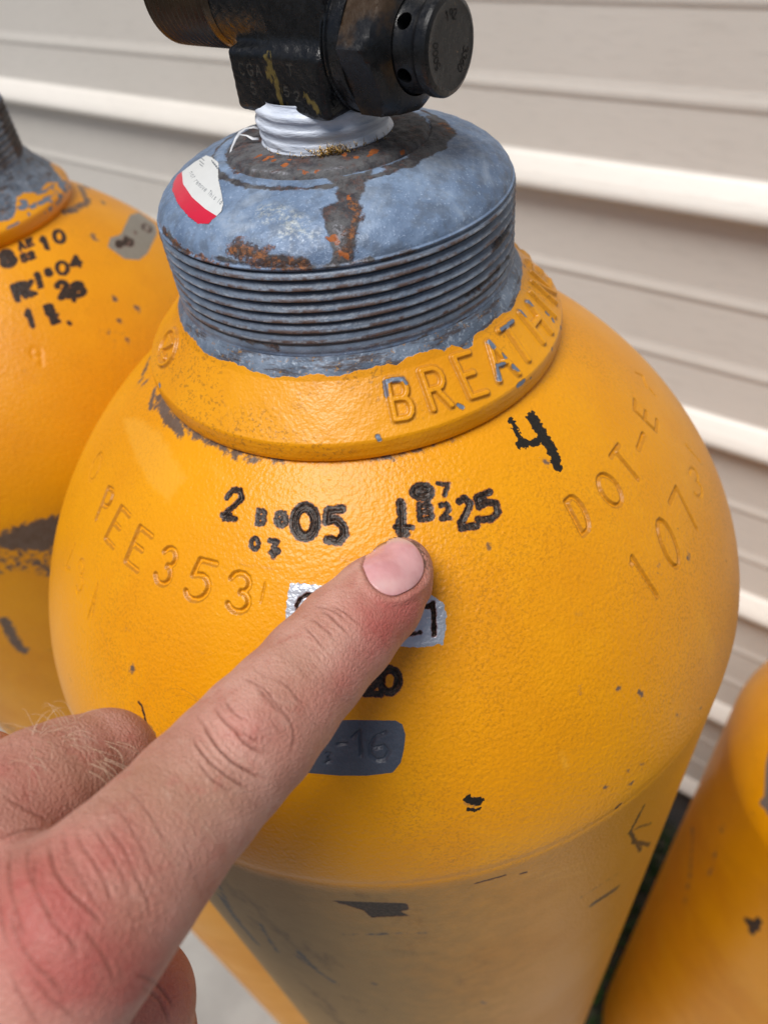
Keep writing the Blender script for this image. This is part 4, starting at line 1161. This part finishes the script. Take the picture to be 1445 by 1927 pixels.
# left and right neighbours
LC = (-.1728, .1588, -.0075)
left = empty('air_cylinder', LC, 'worn yellow air cylinder behind the pointing hand, with grey scuffed collar and black date stamps', 'gas cylinder', GRP)
g = make_shell(LC, left, .0009, 420, M_PAINT_L, marks_left)
g.build('shell', M_PAINT_L, left)
make_collar(LC, left, .0006, 200, False, M_COLLAR)
make_neck(LC, left, .0003, 240, False, M_GALV)
c_ = copy_tree(tp_, left); c_2 = copy_tree(valve, left)
RC = (.331, .008, -.323)
right = empty('air_cylinder', RC, 'shorter yellow air cylinder on the right, grey patch and black chip on its shoulder', 'gas cylinder', GRP)
g = make_shell(RC, right, .0006, 700, M_PAINT_R, marks_right)
g.build('shell', M_PAINT_R, right)
make_collar(RC, right, .0008, 160, False, M_COLLAR)
make_neck(RC, right, .0004, 200, False, M_GALV)
copy_tree(tp_, right); copy_tree(valve, right)
#HAND
# ---------------------------------------------------------------- the hand: one continuous skin grown from tapered bones
def cp(u, v, depth, r): return (at(u, v, depth), r)
def px_r(u, v, depth, rpx): return (at(u, v, depth), rpx*depth/FPX)
INDEX = [px_r(*a) for a in ((756, 1070, .1548, 58), (745, 1092, .1532, 69), (712, 1130, .1495, 85), (650, 1193, .1435, 96), (590, 1258, .137, 101), (530, 1328, .1305, 109), (484, 1380, .1255, 118), (430, 1437, .1215, 122), (369, 1501, .1165, 129), (297, 1583, .1105, 139), (222, 1665, .1045, 152))]
MIDDLE = [cp(-75, 1612, .112, .0120), cp(20, 1526, .119, .0109), (at(80, 1490, .123), .0107), (at(130, 1463, .127), .0101), cp(198, 1436, .133, .0094), cp(214, 1452, .143, .0088), cp(190, 1500, .153, .0084), cp(140, 1550, .153, .0080), cp(80, 1600, .146, .0074)]
RING = [cp(-260, 1600, .124, .0112), cp(-150, 1510, .136, .0100), cp(-42, 1464, .1475, .0092), cp(-60, 1500, .160, .0084), cp(-90, 1580, .164, .0079), cp(-110, 1650, .156, .0070)]
PINKY = [cp(-420, 1640, .136, .0100), cp(-330, 1540, .148, .0086), cp(-260, 1500, .158, .0078), cp(-270, 1550, .168, .0070), cp(-290, 1620, .168, .0066)]
THUMB = [cp(-120, 2080, .112, .0165), cp(60, 1985, .120, .0142), cp(200, 1905, .128, .0114), cp(244, 1892, .131, .01135), cp(262, 1960, .137, .0104), cp(240, 2080, .143, .0098), cp(190, 2180, .145, .0085)]
MC_I = [cp(222, 1668, .1045, .0113), cp(150, 1750, .1015, .0128), cp(40, 1890, .100, .0142), cp(-160, 2120, .098, .0155), cp(-520, 2480, .098, .0200)]
MC_M = [cp(-75, 1612, .112, .0118), cp(-180, 1800, .108, .0140), cp(-560, 2450, .102, .0220)]
MC_R = [cp(-260, 1600, .124, .0112), cp(-380, 1850, .116, .0140), cp(-640, 2450, .108, .0220)]
MC_P = [cp(-420, 1640, .136, .0102), cp(-560, 1950, .124, .0140), cp(-720, 2430, .114, .0210)]
PALM = [cp(20, 1800, .122, .0120), cp(-220, 2100, .118, .0200), cp(-560, 2450, .112, .0235)]
_w = (at(-600, 2480, .104)); _dir = _w-at(-150, 1900, .108); _dir /= np.linalg.norm(_dir)
ARM = [(_w, .0235), (_w+_dir*.030, .0245), (_w+_dir*.055, .0262)]
def chain(P, ch, k=.0012):
    d = None
    for (a, ra), (b, rb) in zip(ch[:-1], ch[1:]):
        e = round_cone(P, a, b, ra, rb)
        d = e if d is None else smin(d, e, k)
    return d
KN = [(at(478, 1372, .1165), .0050), (at(200, 1690, .0975), .0065)]
def hand_fun(P):
    d = chain(P, PALM, .004)
    for c, k in ((MC_I, .008), (MC_M, .012), (MC_R, .012), (MC_P, .012), (ARM, .012), (THUMB, .006), (PINKY, .004), (RING, .004), (MIDDLE, .0038), (INDEX, .0030)):
        d = smin(d, chain(P, c), k)
    return d
_all = np.array([p for c in (INDEX, MIDDLE, RING, PINKY, THUMB, MC_I, MC_M, MC_R, MC_P, PALM, ARM) for p, r in c])
_lo, _hi = _all.min(0)-.030, _all.max(0)+.030
HP, HF = surface_nets(hand_fun, _lo, _hi, .00125, 2)
def relax(P, F, n=2):
    for _ in range(n):
        A = np.zeros_like(P); c = np.zeros(len(P))
        for k in range(4):
            for j in (1, 3): np.add.at(A, F[:, k], P[F[:, (k+j) % 4]])
            np.add.at(c, F[:, k], 2)
        P = P*.5+A/c[:, None]*.5
    return P
HP = relax(HP, HF, 2); HP = project(hand_fun, HP, .0006)
hb = BVHTree.FromPolygons([Vector(p) for p in HP], [tuple(int(i) for i in f) for f in HF])
HP, HF = subdivide(HP, HF); HP = project(hand_fun, HP, .0006)
HP, HF = subdivide(HP, HF)
HN = vnormals(HP, HF)
U_, V_ = pxof(HP); DEP = (HP-CAM) @ FW
VD = (CAM-HP); VD /= np.linalg.norm(VD, axis=1)[:, None]
FACE = np.clip((HN*VD).sum(1)*2.2, 0, 1)
def first_hit(u, v):
    d = ray(u, v); h = hb.ray_cast(Vector(CAM), Vector(d))
    return np.array(h[0]) if h[0] is not None else None
# only the skin that the finger side shows gets creases meant for it
disp = np.zeros(len(HP)); crease = np.zeros(len(HP)); red = np.zeros(len(HP)); tan_shade = np.zeros(len(HP))
def pxseg(pts, region=60):
    P = np.array(pts, float)
    m = (U_ > P[:, 0].min()-region) & (U_ < P[:, 0].max()+region) & (V_ > P[:, 1].min()-region) & (V_ < P[:, 1].max()+region) & (FACE > 0)
    ix = np.where(m)[0]; q = np.stack([U_[ix], V_[ix]], -1)
    best = np.full(len(ix), 1e3); along = np.zeros(len(ix)); L = 0; T = max(np.hypot(*np.diff(P, axis=0).T).sum(), 1)
    for a, b in zip(P[:-1], P[1:]):
        ab = b-a; l = np.hypot(*ab); t = np.clip(((q-a) @ ab)/(ab @ ab+1e-9), 0, 1)
        d = np.hypot(*(q-a-t[:, None]*ab).T); c = d < best
        best[c] = d[c]; along[c] = (L+t[c]*l)/T; L += l
    return ix, best, along
def smooth_path(pts, n=6):
    P = np.array(pts, float); out = []
    for i in range(len(P)-1):
        p0, p1, p2, p3 = P[max(i-1, 0)], P[i], P[i+1], P[min(i+2, len(P)-1)]
        for t in np.linspace(0, 1, n, endpoint=False):
            out.append(.5*((2*p1)+(-p0+p2)*t+(2*p0-5*p1+4*p2-p3)*t*t+(-p0+3*p1-3*p2+p3)*t**3))
    out.append(P[-1]); return np.array(out)
def fold(pts, w, depth, lip=.35, tint=1.0):
    """skin fold: groove w pixels wide and depth mm deep with raised lips, fading at both ends"""
    w *= .8
    pts = smooth_path(pts)
    pts = pts+np.stack([np.convolve(rng.normal(0, .7, len(pts)), [.25, .5, .25], 'same') for _ in range(2)], -1)
    ix, d, al = pxseg(pts, w*5)
    fade = np.clip(np.minimum(al, 1-al)*5, 0, 1)*FACE[ix]
    gsh = np.exp(-(d/w)**2); lp = np.exp(-((d-w*2.1)/(w*1.2))**2)
    disp[ix] += fade*(-depth*gsh+depth*lip*lp)*.001
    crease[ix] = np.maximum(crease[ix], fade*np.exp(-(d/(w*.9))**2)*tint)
def bump(u, v, rx, ry, h, ang=0.0):
    c, s = math.cos(rad(ang)), math.sin(rad(ang))
    x, y = (U_-u)*c+(V_-v)*s, -(U_-u)*s+(V_-v)*c
    disp[:] += FACE*h*.001*np.exp(-(x/rx)**2-(y/ry)**2)
def blush(u, v, rx, ry, a, ang=0.0, arr=None):
    c, s = math.cos(rad(ang)), math.sin(rad(ang))
    x, y = (U_-u)*c+(V_-v)*s, -(U_-u)*s+(V_-v)*c
    (red if arr is None else arr)[:] += FACE*a*np.exp(-(x/rx)**2-(y/ry)**2)
bump(474, 1368, 46, 40, 1.1); bump(438, 1340, 40, 30, .35); bump(525, 1425, 40, 40, .3)
bump(120, 1745, 110, 130, 1.6, -40); bump(560, 1290, 60, 50, -.25); bump(645, 1185, 50, 40, .3)
bump(30, 1640, 60, 120, .8, -40); bump(220, 1610, 80, 60, -.3)
# knuckle folds
fold([(405.6, 1327), (419, 1354.6), (442, 1377), (456, 1396), (483, 1414), (511, 1423)], 3.6, .50)
fold([(369, 1341), (387, 1368), (405.6, 1400), (437.6, 1432), (474, 1455), (511, 1471)], 3.8, .60)
fold([(360, 1382), (383, 1418.6), (415, 1450.5), (447, 1473), (479, 1487)], 3.4, .42)
fold([(372, 1430), (400, 1466), (440, 1492)], 3, .22)
fold([(497, 1300), (520, 1325), (545, 1357), (553, 1391), (540, 1426)], 3.4, .15)
fold([(456, 1275), (490, 1292), (520, 1322)], 2.6, .12)
fold([(480, 1290), (505, 1318), (528, 1345)], 3, .18); fold([(425, 1318), (440, 1345), (462, 1362)], 3, .3)
fold([(455, 1380), (468, 1392), (490, 1398)], 2.6, .22); fold([(520, 1275), (550, 1300), (572, 1330)], 3, .14)
fold([(600, 1148), (622, 1160), (640, 1180), (660, 1196)], 3.4, .34); fold([(590, 1140), (612, 1146), (640, 1158), (652, 1170)], 2.8, .2)
fold([(583, 1165), (605, 1180), (628, 1203)], 2.6, .16); fold([(620, 1140), (650, 1155), (676, 1180)], 2.6, .12); fold([(570, 1180), (592, 1200), (610, 1225)], 2.4, .1)
# folds over the knuckle at the base of the finger
for pts, w, dp in (([(143, 1557), (156, 1593), (182, 1629), (202, 1668), (215, 1707)], 4.6, .42), ([(98, 1580), (107, 1635), (137, 1681), (169, 1710), (198.5, 1745)], 5.2, .60),
                   ([(29, 1603), (32, 1668), (45, 1723), (60, 1770)], 5, .40), ([(88, 1697), (107, 1739), (137, 1772), (146, 1804)], 5, .42), ([(32.5, 1707), (42, 1765), (72, 1811), (107, 1847), (130, 1879)], 5.2, .62),
                   ([(182, 1534), (228, 1586), (254, 1642), (277, 1690), (286, 1739)], 4.4, .26), ([(165, 1545), (205, 1600), (235, 1655), (250, 1700)], 4, .26), ([(6, 1600), (8, 1700), (22, 1790)], 5, .34),
                   ([(208, 1508), (240, 1545), (275, 1610), (300, 1660)], 4, .14), ([(235, 1480), (280, 1530), (320, 1600)], 4, .12), ([(60, 1590), (66, 1650), (85, 1700)], 4, .26), ([(120, 1560), (132, 1610), (160, 1660), (185, 1700)], 4, .24),
                   ([(60, 1830), (100, 1880), (150, 1920)], 5, .24), ([(150, 1740), (190, 1790), (215, 1850)], 5, .2), ([(20, 1830), (50, 1890), (80, 1940)], 5, .26), ([(90, 1560), (40, 1568), (-10, 1590)], 4.5, .3), ([(75, 1620), (80, 1680), (100, 1720), (122, 1745)], 4, .26), ([(5, 1500), (60, 1530), (96, 1552)], 5, .14),
                   ([(250, 1830), (290, 1850), (330, 1900)], 4, .25), ([(265, 1855), (300, 1885), (318, 1930)], 4, .2)):
    fold(pts, w*.85, dp*.72)
# many faint cross lines
for i in range(110):
    t = rng.uniform(0, 1); c = np.array([np.interp(t, np.linspace(0, 1, len(FX)), FX) for FX in ([700, 600, 530, 470, 400, 330, 250, 150, 60], [1180, 1250, 1320, 1390, 1470, 1550, 1640, 1720, 1800])])
    w_ = 60+60*t; c = c+np.array([.75, .65])*rng.uniform(-1, 1)*w_
    L = rng.uniform(15, 55)*(1+t); a = rng.normal(rad(48 if t < .6 else 58), rad(14))
    k_ = rng.uniform(-.3, .3)
    fold([c+L*s*np.array([math.cos(a+k_*s), math.sin(a+k_*s)]) for s in (-1, 0, 1)], rng.uniform(1.2, 2.2), rng.uniform(.03, .08), .3, .30)
for i in range(60):
    c = np.array([rng.uniform(-10, 260), rng.uniform(1380, 1560)]); a = rng.normal(rad(60), rad(35)); L = rng.uniform(15, 45)
    fold([c-L*np.array([math.cos(a), math.sin(a)]), c, c+L*np.array([math.cos(a+.3), math.sin(a+.3)])], rng.uniform(1.4, 2.2), rng.uniform(.03, .07), .3, .3)
blush(120, 1740, 100, 125, .70, -40); blush(70, 1830, 110, 120, .45); blush(60, 1680, 140, 160, .35); blush(190, 1600, 70, 50, .35); blush(470, 1372, 52, 42, .40)
blush(740, 1165, 60, 42, .75, -30); blush(690, 1140, 45, 40, .5); blush(790, 1130, 30, 60, .55); blush(700, 1230, 40, 70, .4, 40); blush(640, 1290, 40, 110, .35, 40); blush(60, 1500, 90, 60, .25); blush(240, 1600, 40, 60, .3)
blush(20, 1430, 60, 60, .3); blush(215, 1390, 70, 40, .3); blush(300, 1860, 90, 90, .7); blush(180, 1880, 120, 80, .3); blush(320, 1700, 60, 120, .2, 40)
blush(560, 1240, 60, 60, .7, 0, tan_shade); blush(330, 1480, 120, 80, .8, 40, tan_shade); blush(100, 1460, 180, 90, 1.1, 0, tan_shade); blush(240, 1750, 90, 130, .6, 20, tan_shade); blush(420, 1500, 60, 50, .5, 0, tan_shade)  # brown skin, plus shade painted onto the curled middle finger and lower side
# nail bed and the fold of skin round it
NAIL = smooth_path([(680, 1066), (688, 1041), (705, 1022), (727, 1012), (748, 1011), (772, 1019), (790, 1036), (800, 1060), (797, 1084), (783, 1104), (762, 1117), (740, 1124), (716, 1116), (694, 1096), (680, 1066)], 6)[:-1]
def inside(poly_, x, y):
    r = np.zeros(x.shape, bool); n = len(poly_)
    for i in range(n):
        (x1, y1), (x2, y2) = poly_[i], poly_[(i+1) % n]
        r ^= ((y1 > y) != (y2 > y)) & (x < (x2-x1)*(y-y1)/((y2-y1) or 1e-9)+x1)
    return r
ix, d, al = pxseg(np.vstack([NAIL, NAIL[:1]]), 60)
ins = inside(NAIL, U_[ix], V_[ix]); sdn = np.where(ins, d, -d)
prox = np.clip((V_[ix]-1030)/60, 0.15, 1)
disp[ix] += .001*FACE[ix]*(-.42*np.clip((sdn+2)/5, 0, 1)+.42*prox*np.exp(-((sdn+9)/8)**2))
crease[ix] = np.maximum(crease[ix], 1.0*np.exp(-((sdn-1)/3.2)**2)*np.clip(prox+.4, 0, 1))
grime_shade = np.zeros(len(HP))
for (x, y, r_) in ((779, 1022, 7), (790, 1034, 8), (798, 1050, 7), (801, 1066, 6), (786, 1030, 8), (795, 1044, 7), (800, 1060, 6), (774, 1018, 7), (803, 1075, 5), (690, 1050, 4)):
    grime_shade += .8*np.exp(-((U_-x)**2+(V_-y)**2)/r_**2)*FACE
HP = HP+HN*disp[:, None]
def skin_material():
    n = NT('skin')
    a = n.noise(70, 4, .6); b = n.noise(260, 4, .65); f = n.noise(900, 3, .6)
    c = n.mix(n.ramp(a, .35, .65), (.49, .235, .180), (.59, .325, .262))
    c = n.mix(n.math('MULTIPLY', n.attr('tan'), .55), c, (.36, .195, .125))
    c = n.mix(n.math('MULTIPLY', n.ramp(b, .52, .70), .40), c, (.42, .145, .11))
    c = n.mix(n.math('MULTIPLY', n.ramp(n.noise(420, 3, .7), .56, .68), .22), c, (.58, .40, .32))
    rv = n.math('MULTIPLY', n.attr('red'), n.ramp(b, .2, .7, .75, 1.15), clamp=True)
    c = n.mix(n.math('MULTIPLY', rv, .80), c, (.42, .085, .075))
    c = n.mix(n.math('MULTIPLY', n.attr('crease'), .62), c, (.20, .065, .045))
    c = n.mix(n.math('MULTIPLY', n.math('MULTIPLY', n.attr('grime'), n.ramp(f, .42, .58)), .75), c, (.07, .045, .03))
    n.set(Base_Color=c, Roughness=n.ramp(f, .3, .7, .44, .58))
    n.p.inputs['Subsurface Weight'].default_value = .12
    n.p.inputs['Subsurface Radius'].default_value = (1.0, .36, .20)
    n.p.inputs['Subsurface Scale'].default_value = .0022
    n.p.inputs['Specular IOR Level'].default_value = .42
    cells = n.voro(1500, 'DISTANCE_TO_EDGE', n.scaled((1, 1, 1.0)))
    cells2 = n.voro(850, 'DISTANCE_TO_EDGE')
    h = n.math('ADD', n.math('MULTIPLY', n.ramp(cells, 0, .25), .45), n.math('MULTIPLY', n.ramp(cells2, 0, .3), .5))
    h = n.math('ADD', h, n.math('MULTIPLY', n.noise(600, 4, .65), .9))
    n.set(Normal=n.bump(h, .00015, .85))
    return n.m
M_SKIN = skin_material()
hand_loc = at(40, 1890, .100)
hand = mesh_np('hand', HP-hand_loc, HF, M_SKIN, None, {'red': np.clip(red, 0, 1), 'crease': np.clip(crease, 0, 1), 'tan': np.clip(tan_shade, 0, 1), 'grime': np.clip(grime_shade, 0, 1)})
hand.location = hand_loc
hand['label'] = 'bare left hand, index finger touching the stamped yellow shoulder, reddened knuckle, other fingers curled'
hand['category'] = 'hand'
# nail plate
def nail():
    n_ = len(NAIL); c = np.array([742., 1068.]); rings = [0, .15, .3, .45, .6, .72, .82, .89, .93, .955]
    pts = []; hh_ = []
    for t in rings:
        for p in NAIL:
            pts.append(c+(p-c)*max(t, .001)); dist_edge = (1-t)
            distal = np.clip((1040-p[1])/25, 0, 1)
            hh_.append(.00042*(1-t**3.2)+(-.00004+.00030*distal)*t**3.2)
    W = []
    for p in pts:
        q = first_hit(*p); q = at(p[0], p[1], .150) if q is None else q; W.append(q)
    W = np.array(W)
    for _ in range(3):
        W = project(hand_fun, W, .0006)
    e = .0004; N = np.stack([hand_fun(W+np.eye(3)[i]*e)-hand_fun(W-np.eye(3)[i]*e) for i in range(3)], -1)
    N /= np.linalg.norm(N, axis=1)[:, None]; hh_ = np.array(hh_)
    T = W+N*hh_[:, None]; B = W-N*.0004
    V = np.concatenate([T, B]); m = len(T); F = []
    for i in range(len(rings)-1):
        for j in range(n_): F.append((i*n_+j, (i+1)*n_+j, (i+1)*n_+(j+1) % n_, i*n_+(j+1) % n_))
    l = (len(rings)-1)*n_
    for j in range(n_): F.append((l+j, m+l+j, m+l+(j+1) % n_, l+(j+1) % n_))
    px = np.array(pts*2)
    free = np.clip((1026+(px[:, 0]-742)**2*.0042-px[:, 1])/6, 0, 1)
    glint = np.exp(-(((px[:, 0]-722)/30)**2+((px[:, 1]-1103)/13)**2))  # pale highlight painted on the nail near the cuticle
    return mesh_np('fingernail', V-hand_loc, np.array(F), M_NAIL, hand, {'free': free, 'lunula': glint})
def nail_material():
    n = NT('fingernail')
    c = n.mix(n.ramp(n.noise(160, 3, .6, n.scaled((1, 1, 1))), .35, .65), (.60, .29, .30), (.68, .37, .38))
    c = n.mix(n.math('MULTIPLY', n.attr('lunula'), .45), c, (.74, .56, .53))
    c = n.mix(n.math('MULTIPLY', n.attr('free'), .6), c, (.62, .50, .42))
    n.set(Base_Color=c, Roughness=.15)
    n.p.inputs['Subsurface Weight'].default_value = .15
    n.p.inputs['Subsurface Radius'].default_value = (1, .4, .3)
    n.p.inputs['Subsurface Scale'].default_value = .0015
    n.set(Normal=n.bump(n.noise(300, 3, .6, n.scaled((2.2, .5, 2.2))), .00008, .6))
    return n.m
M_NAIL = nail_material()
nail()
# hairs on the back of the curled middle finger
V = []; F = []
def hair(u, v, ang, L, lift, curl, w=.00004):
    p = first_hit(u, v)
    if p is None: return
    e = .0006; N = np.array([float(hand_fun((p+np.eye(3)[i]*e)[None])[0]-hand_fun((p-np.eye(3)[i]*e)[None])[0]) for i in range(3)]); N /= np.linalg.norm(N)
    t0 = RT*math.cos(ang)-UP*math.sin(ang); t0 = t0-N*(t0 @ N); t0 /= np.linalg.norm(t0); b_ = np.cross(N, t0)
    pts = []
    for s in np.linspace(0, 1, 8):
        pts.append(p-N*.0002+t0*L*s+b_*curl*L*s*s+N*lift*L*math.sin(s*2.2)*.8)
    pts = np.array(pts); T = np.gradient(pts, axis=0); T /= np.linalg.norm(T, axis=1)[:, None]
    for i, (q, t) in enumerate(zip(pts, T)):
        a1 = np.cross(t, N); a1 /= np.linalg.norm(a1)+1e-9; a2 = np.cross(t, a1); ww = w*(1-.75*i/7)
        for k in range(3): V.append(q+ww*(a1*math.cos(k*2.094)+a2*math.sin(k*2.094))-hand_loc)
    b0 = len(V)-24
    for i in range(7):
        for k in range(3): F.append((b0+i*3+k, b0+i*3+(k+1) % 3, b0+i*3+3+(k+1) % 3, b0+i*3+3+k))
for i in range(40):
    c = [(48, 1415, 26), (105, 1395, 26), (160, 1400, 30), (205, 1415, 26), (75, 1385, 20), (130, 1375, 18)][i % 6]
    hair(c[0]+rng.normal(0, c[2]*.7), c[1]+rng.normal(0, c[2]*.6), rng.normal(rad(75), .38), rng.uniform(.0040, .0075), rng.uniform(.35, .8), rng.uniform(-.45, .45))
for x, y in ((70, 1378), (78, 1376), (125, 1362), (132, 1362), (118, 1366), (60, 1385), (145, 1358)): hair(x, y, rad(-120+rng.uniform(-40, 40)), .0045, .9, rng.uniform(-.5, .5))
for i in range(16): hair(rng.uniform(280, 420), rng.uniform(1480, 1620), rng.normal(rad(60), .4), rng.uniform(.002, .004), .2, rng.uniform(-.4, .4), .00002)
hr = mesh_np('body_hair', V, np.array(F), simple('pale_hair', (.62, .46, .32), (.82, .66, .50), 200, .4), hand)
hr['kind'] = 'stuff'
